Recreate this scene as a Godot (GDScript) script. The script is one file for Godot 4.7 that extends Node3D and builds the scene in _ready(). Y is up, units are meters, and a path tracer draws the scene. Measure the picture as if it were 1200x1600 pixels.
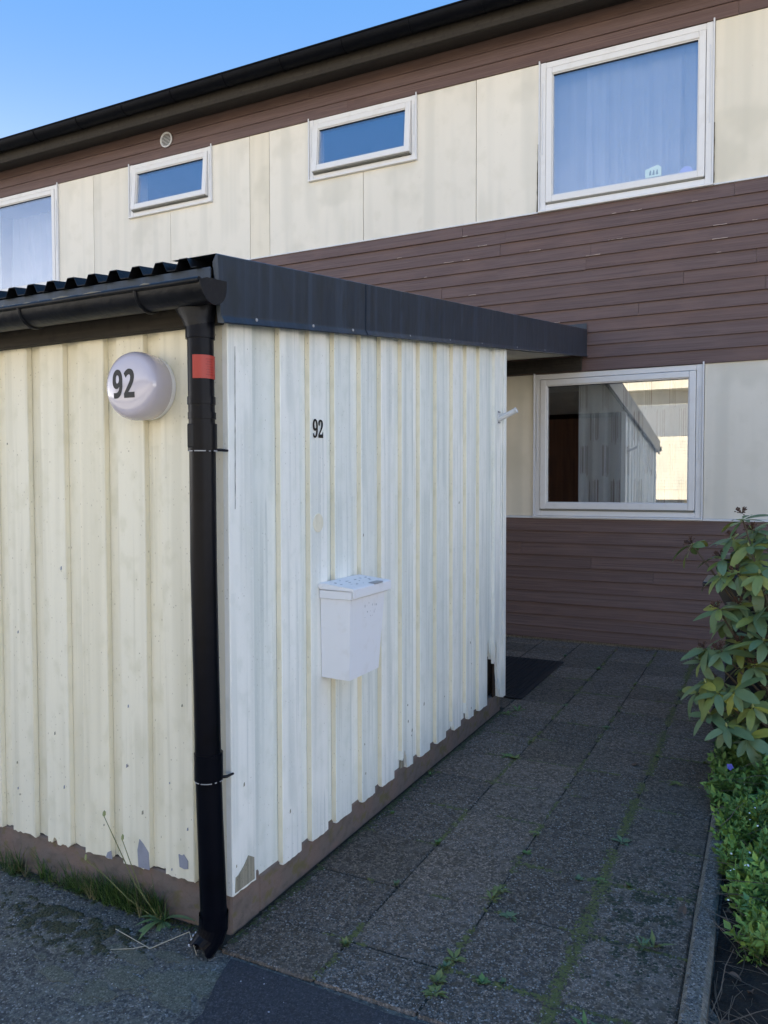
extends Node3D

# ------------------------------------------------------------------ geometry helpers
class MB:
	var v := PackedVector3Array()
	var n := PackedVector3Array()
	var uv := PackedVector2Array()
	var c := PackedColorArray()
	var col := Color(1, 1, 1)
	var use_col := false
	var use_uv := false
	var xf := Transform3D.IDENTITY

	func tri_n(a: Vector3, b: Vector3, d: Vector3, na: Vector3, nb: Vector3, nd: Vector3):
		# corners counter-clockwise seen from outside; written clockwise as Godot wants
		v.append(xf * a); v.append(xf * d); v.append(xf * b)
		n.append((xf.basis * na).normalized()); n.append((xf.basis * nd).normalized()); n.append((xf.basis * nb).normalized())
		if use_col:
			c.append(col); c.append(col); c.append(col)

	func tri(a: Vector3, b: Vector3, d: Vector3):
		var k := (b - a).cross(d - a)
		if k.length_squared() < 1e-16:
			return
		k = k.normalized()
		tri_n(a, b, d, k, k, k)

	func quad(a: Vector3, b: Vector3, d: Vector3, e: Vector3):
		tri(a, b, d)
		tri(a, d, e)

	func quad_out(a: Vector3, b: Vector3, d: Vector3, e: Vector3, mid: Vector3):
		var k := (b - a).cross(d - a)
		if k.dot((a + b + d + e) * 0.25 - mid) < 0:
			quad(a, e, d, b)
		else:
			quad(a, b, d, e)

	func quad_n(a: Vector3, b: Vector3, d: Vector3, e: Vector3, na: Vector3, nb: Vector3, nd: Vector3, ne: Vector3):
		tri_n(a, b, d, na, nb, nd)
		tri_n(a, d, e, na, nd, ne)

	# a box with chamfered edges
	func box(lo: Vector3, hi: Vector3, b := 0.0):
		var mid := (lo + hi) * 0.5
		var h := (hi - lo) * 0.5
		if b <= 0.0:
			for ax in 3:
				for s in [-1.0, 1.0]:
					var q := []
					for k in [[-1, -1], [1, -1], [1, 1], [-1, 1]]:
						var p := Vector3.ZERO
						p[ax] = s * h[ax]
						p[(ax + 1) % 3] = k[0] * h[(ax + 1) % 3]
						p[(ax + 2) % 3] = k[1] * h[(ax + 2) % 3]
						q.append(mid + p)
					quad_out(q[0], q[1], q[2], q[3], mid)
			return
		b = minf(b, minf(h.x, minf(h.y, h.z)) * 0.9)
		var at := func(sx: int, sy: int, sz: int, ax: int) -> Vector3:
			var p := Vector3(sx * (h.x - b), sy * (h.y - b), sz * (h.z - b))
			var sg := [sx, sy, sz]
			p[ax] = sg[ax] * h[ax]
			return mid + p
		for ax in 3:
			var b1 := (ax + 1) % 3
			var b2 := (ax + 2) % 3
			for s in [-1, 1]:
				var q := []
				for k in [[-1, -1], [1, -1], [1, 1], [-1, 1]]:
					var sg := [0, 0, 0]
					sg[ax] = s; sg[b1] = k[0]; sg[b2] = k[1]
					q.append(at.call(sg[0], sg[1], sg[2], ax))
				quad_out(q[0], q[1], q[2], q[3], mid)
			for s1 in [-1, 1]:
				for s2 in [-1, 1]:
					var sa := [0, 0, 0]
					var sb := [0, 0, 0]
					sa[ax] = -1; sa[b1] = s1; sa[b2] = s2
					sb[ax] = 1; sb[b1] = s1; sb[b2] = s2
					quad_out(at.call(sa[0], sa[1], sa[2], b1), at.call(sb[0], sb[1], sb[2], b1), at.call(sb[0], sb[1], sb[2], b2), at.call(sa[0], sa[1], sa[2], b2), mid)
		for sx in [-1, 1]:
			for sy in [-1, 1]:
				for sz in [-1, 1]:
					var a: Vector3 = at.call(sx, sy, sz, 0)
					var d: Vector3 = at.call(sx, sy, sz, 1)
					var e: Vector3 = at.call(sx, sy, sz, 2)
					if (d - a).cross(e - a).dot(a - mid) < 0:
						tri(a, e, d)
					else:
						tri(a, d, e)

	# round tube along points; radii per point; capped unless open
	func tube(pts: Array, rad: Array, sides := 12, caps := true, squash := Vector3.ONE):
		var rings := []
		var norms := []
		var side := Vector3.ZERO
		for i in pts.size():
			var t: Vector3
			if i == 0:
				t = pts[1] - pts[0]
			elif i == pts.size() - 1:
				t = pts[i] - pts[i - 1]
			else:
				t = (pts[i] - pts[i - 1]).normalized() + (pts[i + 1] - pts[i]).normalized()
			t = t.normalized()
			if side == Vector3.ZERO:
				side = t.cross(Vector3(0.13, 0.2, 0.97)).normalized() if absf(t.z) < 0.8 else t.cross(Vector3(0.1, 0.99, 0.05)).normalized()
			side = (side - t * side.dot(t)).normalized()
			var other := t.cross(side)
			var ring := []
			var nr := []
			for k in sides:
				var ang := TAU * k / sides
				var d := side * cos(ang) + other * sin(ang)
				nr.append(d)
				ring.append(pts[i] + d * rad[i] * squash)
			rings.append(ring)
			norms.append(nr)
		for i in pts.size() - 1:
			for k in sides:
				var k2 := (k + 1) % sides
				quad_n(rings[i][k], rings[i][k2], rings[i + 1][k2], rings[i + 1][k], norms[i][k], norms[i][k2], norms[i + 1][k2], norms[i + 1][k])
		if caps:
			for k in sides:
				var k2 := (k + 1) % sides
				tri(pts[0], rings[0][k2], rings[0][k])
				tri(pts[-1], rings[-1][k], rings[-1][k2])

	# profile of Vector2(radius, height) turned about the local y axis through at
	func lathe(profile: Array, at: Vector3, sides := 32, axis := Basis.IDENTITY):
		var nn := []
		for i in profile.size():
			var a: Vector2 = profile[maxi(i - 1, 0)]
			var b: Vector2 = profile[mini(i + 1, profile.size() - 1)]
			var d := (b - a).normalized()
			nn.append(Vector2(d.y, -d.x))
		for i in profile.size() - 1:
			for k in sides:
				var a0 := TAU * k / sides
				var a1 := TAU * (k + 1) / sides
				var q := []
				var m := []
				for e in [[i, a0], [i, a1], [i + 1, a1], [i + 1, a0]]:
					var p: Vector2 = profile[e[0]]
					var w: Vector2 = nn[e[0]]
					q.append(at + axis * Vector3(p.x * sin(e[1]), p.y, p.x * cos(e[1])))
					m.append(axis * Vector3(w.x * sin(e[1]), w.y, w.x * cos(e[1])))
				quad_n(q[0], q[1], q[2], q[3], m[0], m[1], m[2], m[3])

	# polygon (u, v) pushed out along w: front at +depth, back at 0
	func prism(poly: PackedVector2Array, o: Vector3, U: Vector3, V: Vector3, W: Vector3, depth: float):
		var pts := poly
		if Geometry2D.is_polygon_clockwise(pts):
			pts = poly.duplicate()
			pts.reverse()
		var flip := U.cross(V).dot(W) < 0
		var ix := Geometry2D.triangulate_polygon(pts)
		var p3 := func(k: int, d: float) -> Vector3: return o + U * pts[k].x + V * pts[k].y + W * d
		for i in range(0, ix.size(), 3):
			var a := ix[i]
			var b := ix[i + 1]
			var d := ix[i + 2]
			if (pts[b] - pts[a]).cross(pts[d] - pts[a]) < 0:
				var s := b
				b = d
				d = s
			if flip:
				tri(p3.call(a, depth), p3.call(d, depth), p3.call(b, depth))
				tri(p3.call(a, 0.0), p3.call(b, 0.0), p3.call(d, 0.0))
			else:
				tri(p3.call(a, depth), p3.call(b, depth), p3.call(d, depth))
				tri(p3.call(a, 0.0), p3.call(d, 0.0), p3.call(b, 0.0))
		for k in pts.size():
			var k2 := (k + 1) % pts.size()
			if flip:
				quad(p3.call(k2, 0.0), p3.call(k, 0.0), p3.call(k, depth), p3.call(k2, depth))
			else:
				quad(p3.call(k, 0.0), p3.call(k2, 0.0), p3.call(k2, depth), p3.call(k, depth))

	func mesh(m: Material = null) -> ArrayMesh:
		var arr := []
		arr.resize(Mesh.ARRAY_MAX)
		arr[Mesh.ARRAY_VERTEX] = v
		arr[Mesh.ARRAY_NORMAL] = n
		if use_col:
			arr[Mesh.ARRAY_COLOR] = c
		if use_uv:
			arr[Mesh.ARRAY_TEX_UV] = uv
		var am := ArrayMesh.new()
		am.add_surface_from_arrays(Mesh.PRIMITIVE_TRIANGLES, arr)
		if m:
			am.surface_set_material(0, m)
		return am

var taken := {}
func numbered(called: String) -> String:
	if not taken.has(called):
		taken[called] = 0
		return called
	taken[called] += 1
	return "%s_%03d" % [called, taken[called]]

func put(called: String, mb: MB, m: Material, parent: Node = self) -> MeshInstance3D:
	return put_mesh(called, mb.mesh(), m, parent)

func put_mesh(called: String, mesh: Mesh, m: Material, parent: Node = self) -> MeshInstance3D:
	var o := MeshInstance3D.new()
	o.mesh = mesh
	o.material_override = m
	o.name = numbered(called) if parent == self else called
	parent.add_child(o, true)
	return o

func boxp(called: String, lo: Vector3, hi: Vector3, m: Material, parent: Node, b := 0.0) -> MeshInstance3D:
	var mb := MB.new()
	mb.box(lo, hi, b)
	return put(called, mb, m, parent)

func thing(called: String, label: String, category: String, at := Vector3.ZERO, group := "") -> Node3D:
	var o := Node3D.new()
	o.name = numbered(called)
	add_child(o)
	o.position = at
	tag(o, label, category, group)
	return o

func tag(o: Node, label: String, category: String, group := ""):
	o.set_meta("label", label)
	o.set_meta("category", category)
	if group != "":
		o.set_meta("group", group)

func structure(o: Node, label: String, category: String):
	tag(o, label, category)
	o.set_meta("kind", "structure")

# ------------------------------------------------------------------ texture helpers
func noise(w: int, h: int, freq: float, sd: int, octaves := 3, kind := FastNoiseLite.TYPE_SIMPLEX_SMOOTH, to_w := 0, to_h := 0) -> PackedByteArray:
	var f := FastNoiseLite.new()
	f.seed = sd
	f.frequency = freq
	f.noise_type = kind
	f.fractal_octaves = octaves
	if kind == FastNoiseLite.TYPE_CELLULAR:
		f.fractal_type = FastNoiseLite.FRACTAL_NONE
		f.cellular_return_type = FastNoiseLite.RETURN_CELL_VALUE
	var im := f.get_seamless_image(w, h)
	if to_w > 0:
		im.resize(to_w, to_h, Image.INTERPOLATE_CUBIC)
	im.convert(Image.FORMAT_L8)
	return im.get_data()

# layers: [bytes, colour, most, from, to]: mixes the colour in where the noise runs from .. to
func paint(w: int, h: int, base: Color, layers: Array) -> ImageTexture:
	var nl := layers.size()
	var luts := []
	for l in layers:
		var lut := PackedFloat32Array()
		lut.resize(256)
		for k in 256:
			lut[k] = l[2] * smoothstep(l[3], l[4], k / 255.0)
		luts.append(lut)
	var out := PackedByteArray()
	out.resize(w * h * 3)
	var r0 := base.r * 255.0
	var g0 := base.g * 255.0
	var b0 := base.b * 255.0
	for i in w * h:
		var r := r0
		var g := g0
		var b := b0
		for k in nl:
			var t: float = luts[k][layers[k][0][i]]
			if t > 0.0:
				var cc: Color = layers[k][1]
				r += (cc.r * 255.0 - r) * t
				g += (cc.g * 255.0 - g) * t
				b += (cc.b * 255.0 - b) * t
		out[i * 3] = int(r)
		out[i * 3 + 1] = int(g)
		out[i * 3 + 2] = int(b)
	return ImageTexture.create_from_image(Image.create_from_data(w, h, false, Image.FORMAT_RGB8, out))

func grey(bytes: PackedByteArray, w: int, h: int) -> ImageTexture:
	return ImageTexture.create_from_image(Image.create_from_data(w, h, false, Image.FORMAT_L8, bytes))

func mixed(a: PackedByteArray, b: PackedByteArray, t: float) -> PackedByteArray:
	var o := PackedByteArray()
	o.resize(a.size())
	for i in a.size():
		o[i] = int(a[i] * (1.0 - t) + b[i] * t)
	return o

func lin(r: float, g: float, b: float) -> Color:
	return Color(r, g, b).linear_to_srgb()

func mat(called: String, col: Color, rough := 0.6, tex: Texture2D = null, scale := Vector3.ONE, height: Texture2D = null, relief := 0.0) -> StandardMaterial3D:
	var m := StandardMaterial3D.new()
	m.resource_name = called
	m.albedo_color = col
	m.roughness = rough
	if tex or height:
		m.uv1_triplanar = true
		m.uv1_world_triplanar = true
		m.uv1_triplanar_sharpness = 8.0
		m.uv1_scale = scale
	if tex:
		m.albedo_texture = tex
	if height:
		m.heightmap_enabled = true
		m.heightmap_texture = height
		m.heightmap_scale = relief
	return m

func tinted(m: StandardMaterial3D, called: String, k: Color, shift := Vector3.ZERO) -> StandardMaterial3D:
	var o: StandardMaterial3D = m.duplicate()
	o.resource_name = called
	o.albedo_color = Color(m.albedo_color.r * k.r, m.albedo_color.g * k.g, m.albedo_color.b * k.b)
	o.uv1_offset = shift
	return o

var M := {}
var rng := RandomNumberGenerator.new()
func rf(a: float, b: float) -> float:
	return rng.randf_range(a, b)

func _ready():
	rng.seed = 92
	# ---- camera
	var cam := Camera3D.new()
	cam.name = "camera"
	add_child(cam)
	cam.position = Vector3(1.5423, 1.48, 7.1778)
	cam.rotation = Vector3(deg_to_rad(-2.06), deg_to_rad(26.51), deg_to_rad(-0.11))
	cam.fov = 67.19
	cam.near = 0.05
	cam.far = 3000.0
	cam.current = true
	# ---- sky, exposure
	var we := WorldEnvironment.new()
	var env := Environment.new()
	var sm := ProceduralSkyMaterial.new()
	sm.sky_top_color = lin(0.031, 0.091, 0.207)
	sm.sky_horizon_color = lin(1.52, 1.44, 1.35)
	sm.sky_curve = 0.088
	sm.ground_bottom_color = lin(0.10, 0.10, 0.09)
	sm.ground_horizon_color = lin(0.30, 0.32, 0.32)
	sm.sun_angle_max = 8.0
	var sky := Sky.new()
	sky.sky_material = sm
	env.background_mode = Environment.BG_SKY
	env.sky = sky
	env.tonemap_mode = Environment.TONE_MAPPER_LINEAR
	env.tonemap_exposure = 4.6
	env.sdfgi_enabled = true
	env.ssao_enabled = true
	env.ssil_enabled = true
	we.environment = env
	we.name = "world_environment"
	add_child(we)
	# ---- sun: behind the house, so that the front and the yard lie in its shade
	var sun := DirectionalLight3D.new()
	sun.name = "sun"
	add_child(sun)
	sun.look_at_from_position(Vector3(0.22, 0.50, -0.84), Vector3.ZERO)
	sun.light_energy = 1.6
	sun.light_color = lin(1.0, 0.90, 0.74)
	sun.light_angular_distance = 0.53
	sun.shadow_enabled = true
	make_materials()
	ground_and_paving()
	house()
	shed()
	house_opposite()
	letterbox()
	wall_lamp()
	flag_holder()
	house_number()
	door_mat()
	curtains()
	barbecue()
	rhododendron()
	ground_cover()
	weeds()
	litter()

func make_materials():
	var st_fine := noise(512, 20, 0.05, 3, 4, FastNoiseLite.TYPE_SIMPLEX_SMOOTH, 512, 512)
	var st_mid := noise(256, 12, 0.04, 8, 3, FastNoiseLite.TYPE_SIMPLEX_SMOOTH, 512, 512)
	var cloud := noise(512, 512, 0.006, 5, 4)
	var cloud2 := noise(512, 512, 0.02, 15, 4)
	var fine := noise(512, 512, 0.12, 6, 2)
	var speck := noise(512, 512, 0.25, 7, 1)
	var across := noise(12, 512, 0.05, 21, 4, FastNoiseLite.TYPE_SIMPLEX_SMOOTH, 512, 512)
	var across2 := noise(20, 512, 0.13, 23, 3, FastNoiseLite.TYPE_SIMPLEX_SMOOTH, 512, 512)
	# painted boards of the shed
	var t_paint := paint(512, 512, Color(0.985, 0.985, 0.985), [
		[st_mid, Color(0.92, 0.92, 0.91), 0.7, 0.45, 0.9],
		[st_fine, Color(0.88, 0.88, 0.86), 0.5, 0.55, 0.95],
		[cloud2, Color(0.90, 0.90, 0.87), 0.5, 0.5, 0.9],
		[speck, Color(0.55, 0.52, 0.46), 0.9, 0.93, 0.985]])
	var h_paint := grey(mixed(st_fine, fine, 0.35), 512, 512)
	M.cream = mat("cream_paint", Color(0.975, 0.95, 0.86), 0.55, t_paint, Vector3(0.9, 0.62, 0.9), h_paint, 0.10)
	M.cream_b = tinted(M.cream, "cream_paint_b", Color(0.985, 0.985, 0.985), Vector3(0.31, 0.4, 0.17))
	M.cream_c = tinted(M.cream, "cream_paint_c", Color(1.01, 1.005, 0.995), Vector3(0.63, 0.21, 0.55))
	# side boards: same worn cream, whitened to put cool sky light into the colour
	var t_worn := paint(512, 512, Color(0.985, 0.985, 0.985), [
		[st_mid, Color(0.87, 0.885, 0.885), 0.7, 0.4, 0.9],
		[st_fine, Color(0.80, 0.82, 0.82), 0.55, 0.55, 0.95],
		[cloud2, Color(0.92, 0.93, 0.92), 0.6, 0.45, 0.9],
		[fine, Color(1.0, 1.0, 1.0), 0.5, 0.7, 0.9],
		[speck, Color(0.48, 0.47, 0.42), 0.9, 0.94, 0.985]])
	M.side = mat("worn_paint_sky_tint", Color(0.97, 0.975, 0.945), 0.5, t_worn, Vector3(1.1, 0.7, 1.1), h_paint, 0.14)
	M.side_b = tinted(M.side, "worn_paint_sky_tint_b", Color(0.975, 0.98, 0.98), Vector3(0.31, 0.4, 0.37))
	M.side_c = tinted(M.side, "worn_paint_sky_tint_c", Color(1.015, 1.01, 1.01), Vector3(0.63, 0.21, 0.75))
	# bare wood, rotten wood
	var t_wood := paint(512, 512, Color(0.60, 0.58, 0.52), [
		[st_fine, Color(0.46, 0.44, 0.39), 0.8, 0.35, 0.85], [st_mid, Color(0.70, 0.69, 0.64), 0.5, 0.5, 0.9], [speck, Color(0.2, 0.19, 0.16), 0.8, 0.85, 0.97]])
	M.bare = mat("bare_grey_wood", Color(0.98, 0.98, 0.96), 0.85, t_wood, Vector3(1.7, 0.8, 1.7), h_paint, 0.2)
	M.primer = mat("grey_primer", Color(0.60, 0.61, 0.66), 0.7, t_paint, Vector3(2, 2, 2))
	var t_rot := paint(512, 512, Color(0.25, 0.17, 0.10), [
		[st_fine, Color(0.08, 0.06, 0.05), 0.95, 0.35, 0.75], [cloud2, Color(0.42, 0.28, 0.13), 0.6, 0.6, 0.85]])
	M.rot = mat("rotten_wood", Color(0.9, 0.9, 0.9), 0.95, t_rot, Vector3(5, 3, 5), h_paint, 0.5)
	# brown boards of the house
	var t_brown := paint(512, 512, Color(0.375, 0.31, 0.305), [
		[across, Color(0.42, 0.355, 0.345), 0.8, 0.35, 0.85],
		[across2, Color(0.31, 0.235, 0.225), 0.7, 0.5, 0.9],
		[cloud, Color(0.44, 0.36, 0.34), 0.45, 0.5, 0.9],
		[speck, Color(0.62, 0.56, 0.53), 0.7, 0.955, 0.99]])
	var h_brown := grey(across, 512, 512)
	M.brown = mat("brown_wood_stain", Color(1.01, 0.985, 0.955), 0.62, t_brown, Vector3(0.5, 1.7, 0.5), h_brown, 0.12)
	M.brown_b = tinted(M.brown, "brown_wood_stain_b", Color(0.975, 0.97, 0.965), Vector3(0.37, 0.21, 0))
	M.brown_c = tinted(M.brown, "brown_wood_stain_c", Color(1.0, 0.985, 0.97), Vector3(0.71, 0.63, 0))
	M.chip = mat("pale_chipped_wood", Color(0.72, 0.66, 0.62), 0.8)
	# cream facade panels
	var t_panel := paint(512, 512, Color(0.985, 0.985, 0.985), [
		[st_mid, Color(0.93, 0.935, 0.935), 0.8, 0.4, 0.9],
		[cloud, Color(0.885, 0.89, 0.88), 0.55, 0.6, 0.9],
		[cloud2, Color(0.945, 0.945, 0.935), 0.6, 0.5, 0.9],
		[speck, Color(0.72, 0.71, 0.68), 0.5, 0.955, 0.99]])
	M.panel = mat("cream_facade_panel", Color(0.905, 0.88, 0.82), 0.6, t_panel, Vector3(0.37, 0.33, 0.37))
	M.panel_b = tinted(M.panel, "cream_facade_panel_b", Color(0.985, 0.985, 0.985), Vector3(0.37, 0.43, 0.2))
	M.panel_c = tinted(M.panel, "cream_facade_panel_c", Color(0.995, 0.985, 0.96), Vector3(0.61, 0.13, 0.2))
	M.grime = mat("algae_film", Color(0.66, 0.655, 0.62), 0.8)
	# window paint and metal
	var t_white := paint(256, 256, Color(0.98, 0.98, 0.98), [
		[noise(256, 256, 0.02, 33, 3), Color(0.945, 0.94, 0.93), 0.6, 0.5, 0.9], [noise(256, 256, 0.2, 34, 2), Color(0.78, 0.76, 0.73), 0.6, 0.92, 0.985]])
	M.white = mat("white_window_paint", Color(0.90, 0.895, 0.885), 0.42, t_white, Vector3(1.3, 1.3, 1.3))
	M.alu = mat("white_aluminium_strip", Color(0.86, 0.865, 0.87), 0.35, t_white, Vector3(2, 2, 2))
	M.gasket = mat("dark_gasket", Color(0.10, 0.10, 0.11), 0.7)
	M.sillgrey = mat("grey_weather_strip", Color(0.50, 0.49, 0.44), 0.6, t_white, Vector3(2, 2, 2))
	M.worn_trim = mat("worn_trim", Color(0.55, 0.53, 0.49), 0.85, t_wood, Vector3(3, 2, 3))
	# double glazing: each pane carries a thin mirror coating and a film of dust
	var t_glass := paint(256, 256, Color(0.97, 0.98, 1.0), [[noise(256, 256, 0.02, 51, 3), Color(0.93, 0.95, 0.98), 0.8, 0.4, 0.9]])
	var g := StandardMaterial3D.new()
	g.resource_name = "coated_window_glass"
	g.albedo_color = Color(1, 1, 1, 0.285)
	g.albedo_texture = t_glass
	g.uv1_triplanar = true
	g.uv1_world_triplanar = true
	g.transparency = BaseMaterial3D.TRANSPARENCY_ALPHA
	g.roughness = 0.0
	g.metallic = 1.0
	M.glass = g
	M.room = mat("room_wall", Color(0.62, 0.58, 0.52), 0.9)
	M.room_dark = mat("brown_wood_panelling", Color(0.66, 0.43, 0.30), 0.6, t_wood, Vector3(0.8, 0.8, 0.8))
	# black metal
	var t_black := paint(512, 512, Color(0.17, 0.175, 0.185), [
		[cloud2, Color(0.22, 0.22, 0.22), 0.6, 0.45, 0.9], [cloud, Color(0.11, 0.115, 0.125), 0.7, 0.45, 0.9], [speck, Color(0.42, 0.40, 0.36), 0.6, 0.92, 0.98]])
	M.black = mat("black_painted_metal", Color(0.66, 0.67, 0.72), 0.42, t_black, Vector3(2.2, 2.2, 2.2), grey(cloud2, 512, 512), 0.12)
	M.black.metallic_specular = 0.35
	M.pipe = tinted(M.black, "black_pipe_paint", Color(0.46, 0.52, 0.68), Vector3(0.3, 0.2, 0.1))
	M.pipe.roughness = 0.32
	M.pipe.metallic_specular = 0.27
	M.pipe.heightmap_scale = 0.03
	M.house_gutter = tinted(M.black, "house_gutter_paint", Color(0.60, 0.62, 0.68), Vector3(0.3, 0.6, 0.1))
	M.house_gutter.roughness = 0.5
	M.house_gutter.metallic_specular = 0.2
	M.lichen = mat("lichen_crust", Color(0.50, 0.48, 0.43), 0.95, t_white, Vector3(6, 6, 6))
	var t_fascia := paint(512, 512, Color(0.235, 0.25, 0.265), [
		[st_mid, Color(0.30, 0.32, 0.345), 0.7, 0.5, 0.9], [st_fine, Color(0.19, 0.205, 0.215), 0.6, 0.5, 0.95], [cloud2, Color(0.21, 0.22, 0.215), 0.7, 0.45, 0.85], [speck, Color(0.5, 0.5, 0.5), 0.6, 0.955, 0.99]])
	M.fascia = mat("anthracite_sheet_metal", Color(0.80, 0.90, 1.02), 0.42, t_fascia, Vector3(1.3, 0.45, 1.3), grey(cloud2, 512, 512), 0.10)
	M.fascia.metallic = 0.25
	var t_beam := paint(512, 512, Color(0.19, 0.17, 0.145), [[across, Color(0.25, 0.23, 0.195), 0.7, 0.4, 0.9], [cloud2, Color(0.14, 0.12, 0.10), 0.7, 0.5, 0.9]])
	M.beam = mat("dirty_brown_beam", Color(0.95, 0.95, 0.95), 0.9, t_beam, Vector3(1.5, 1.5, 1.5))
	M.sticker = mat("red_sticker", Color(0.68, 0.205, 0.15), 0.4)
	M.sticker_print = mat("sticker_print", Color(0.60, 0.17, 0.13), 0.5)
	M.steel = mat("scraped_steel", Color(0.62, 0.62, 0.63), 0.5)
	M.letterbox = mat("white_enamel", Color(0.965, 0.97, 0.985), 0.32, t_white, Vector3(2.6, 2.6, 2.6))
	M.scuff = mat("scuffed_glue", Color(0.72, 0.73, 0.75), 0.8, t_white, Vector3(9, 9, 9))
	M.opal = mat("opal_plastic", Color(0.79, 0.765, 0.80), 0.10)
	M.opal.clearcoat_enabled = true
	M.opal.clearcoat = 0.6
	M.opal.clearcoat_roughness = 0.04
	M.ink = mat("black_lettering", Color(0.09, 0.09, 0.10), 0.5)
	M.rubber = mat("black_rubber", Color(0.105, 0.105, 0.12), 0.75)
	# plinth
	var t_plinth := paint(512, 512, Color(0.455, 0.41, 0.385), [
		[cloud2, Color(0.385, 0.355, 0.33), 0.8, 0.4, 0.85], [cloud, Color(0.50, 0.42, 0.385), 0.7, 0.45, 0.85], [noise(512, 512, 0.012, 61, 4), Color(0.42, 0.39, 0.25), 0.75, 0.62, 0.85], [speck, Color(0.25, 0.23, 0.21), 0.7, 0.88, 0.97]])
	M.plinth = mat("painted_concrete_plinth", Color(1.0, 1.0, 0.99), 0.9, t_plinth, Vector3(1.4, 1.8, 1.4), grey(cloud2, 512, 512), 0.4)
	# ground: asphalt, pavers, kerb
	var cells := noise(1024, 1024, 0.09, 40, 1, FastNoiseLite.TYPE_CELLULAR)
	var cells2 := noise(1024, 1024, 0.16, 41, 1, FastNoiseLite.TYPE_CELLULAR)
	var g1 := noise(1024, 1024, 0.35, 42, 2)
	var g2 := noise(1024, 1024, 0.004, 43, 4)
	var g3 := noise(1024, 1024, 0.018, 44, 4)
	var t_asph := paint(1024, 1024, Color(0.335, 0.33, 0.325), [
		[cells2, Color(0.48, 0.47, 0.455), 0.9, 0.55, 0.92], [cells, Color(0.21, 0.21, 0.215), 0.85, 0.55, 0.85], [g2, Color(0.41, 0.41, 0.38), 0.55, 0.5, 0.9], [g3, Color(0.27, 0.27, 0.25), 0.55, 0.5, 0.9], [g1, Color(0.66, 0.65, 0.62), 0.9, 0.80, 0.90]])
	M.asphalt = mat("old_asphalt", Color(1.16, 1.14, 1.09), 0.9, t_asph, Vector3(1.15, 1.15, 1.15), grey(mixed(cells2, g1, 0.4), 1024, 1024), 0.45)
	var t_dark := paint(1024, 1024, Color(0.215, 0.22, 0.235), [
		[cells2, Color(0.30, 0.305, 0.32), 0.85, 0.55, 0.9], [cells, Color(0.165, 0.17, 0.185), 0.8, 0.55, 0.85], [g3, Color(0.185, 0.19, 0.205), 0.5, 0.5, 0.9], [g1, Color(0.50, 0.50, 0.49), 0.85, 0.83, 0.91]])
	M.asphalt_new = mat("dark_asphalt_patch", Color(0.98, 0.98, 1.0), 0.8, t_dark, Vector3(1.6, 1.6, 1.6), grey(mixed(cells2, g1, 0.5), 1024, 1024), 0.30)
	var t_paver := paint(1024, 1024, Color(0.315, 0.30, 0.282), [
		[cells2, Color(0.50, 0.465, 0.43), 0.95, 0.55, 0.9], [cells, Color(0.19, 0.185, 0.175), 0.85, 0.55, 0.85], [g3, Color(0.235, 0.215, 0.175), 0.75, 0.42, 0.8], [g2, Color(0.38, 0.365, 0.355), 0.45, 0.5, 0.9], [g1, Color(0.58, 0.56, 0.53), 0.8, 0.81, 0.91]])
	var h_paver := grey(mixed(cells2, g1, 0.45), 1024, 1024)
	M.paver = mat("exposed_aggregate_paver", Color(1.38, 1.31, 1.26), 0.9, t_paver, Vector3(1.5, 1.5, 1.5), h_paver, 0.55)
	M.paver_b = tinted(M.paver, "exposed_aggregate_paver_b", Color(0.95, 0.95, 0.95), Vector3(0.4, 0.2, 0.7))
	M.paver_c = tinted(M.paver, "exposed_aggregate_paver_c", Color(1.03, 1.025, 1.02), Vector3(0.1, 0.7, 0.3))
	M.paver_d = tinted(M.paver, "exposed_aggregate_paver_d", Color(0.90, 0.90, 0.89), Vector3(0.6, 0.5, 0.1))
	var t_kerb := paint(1024, 1024, Color(0.44, 0.425, 0.40), [
		[cells, Color(0.56, 0.545, 0.52), 0.9, 0.55, 0.9], [cells2, Color(0.30, 0.29, 0.27), 0.8, 0.6, 0.9], [g3, Color(0.33, 0.33, 0.27), 0.6, 0.5, 0.9], [g1, Color(0.72, 0.71, 0.69), 0.8, 0.8, 0.9]])
	M.kerb = mat("washed_concrete_kerb", Color(1.12, 1.1, 1.06), 0.9, t_kerb, Vector3(1.6, 1.6, 1.6), h_paver, 0.7)
	M.gravel = mat("pale_bounce_gravel", Color(0.74, 0.715, 0.655), 0.95, t_white, Vector3(1, 1, 1))  # for the unseen ground added as a bounce surface
	M.joint = mat("sandy_joint_fill", Color(0.215, 0.20, 0.165), 1.0, t_white, Vector3(5, 5, 5))
	var t_soil := paint(512, 512, Color(0.20, 0.165, 0.135), [[cloud2, Color(0.12, 0.10, 0.09), 0.8, 0.4, 0.8], [fine, Color(0.30, 0.26, 0.21), 0.7, 0.65, 0.9]])
	M.soil = mat("dark_soil", Color(0.9, 0.9, 0.9), 1.0, t_soil, Vector3(2, 2, 2), grey(cloud2, 512, 512), 2.0)
	M.tar = mat("washed_out_lime_crust", Color(0.92, 0.93, 0.87), 0.95, t_kerb, Vector3(2, 2, 2))
	# plants
	M.leaf = []
	for a in [[0.125, 0.195, 0.085], [0.15, 0.22, 0.085], [0.17, 0.24, 0.105], [0.235, 0.28, 0.07], [0.34, 0.34, 0.06]]:
		var lm := mat("rhododendron_leaf", lin(a[0], a[1], a[2]), 0.42)
		lm.vertex_color_use_as_albedo = true
		lm.backlight = Color(0.12, 0.16, 0.04)
		lm.backlight_enabled = true
		M.leaf.append(lm)
	M.stalk = mat("green_stalk", lin(0.16, 0.17, 0.06), 0.7)
	M.bark = mat("grey_brown_bark", lin(0.09, 0.07, 0.05), 0.9)
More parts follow.
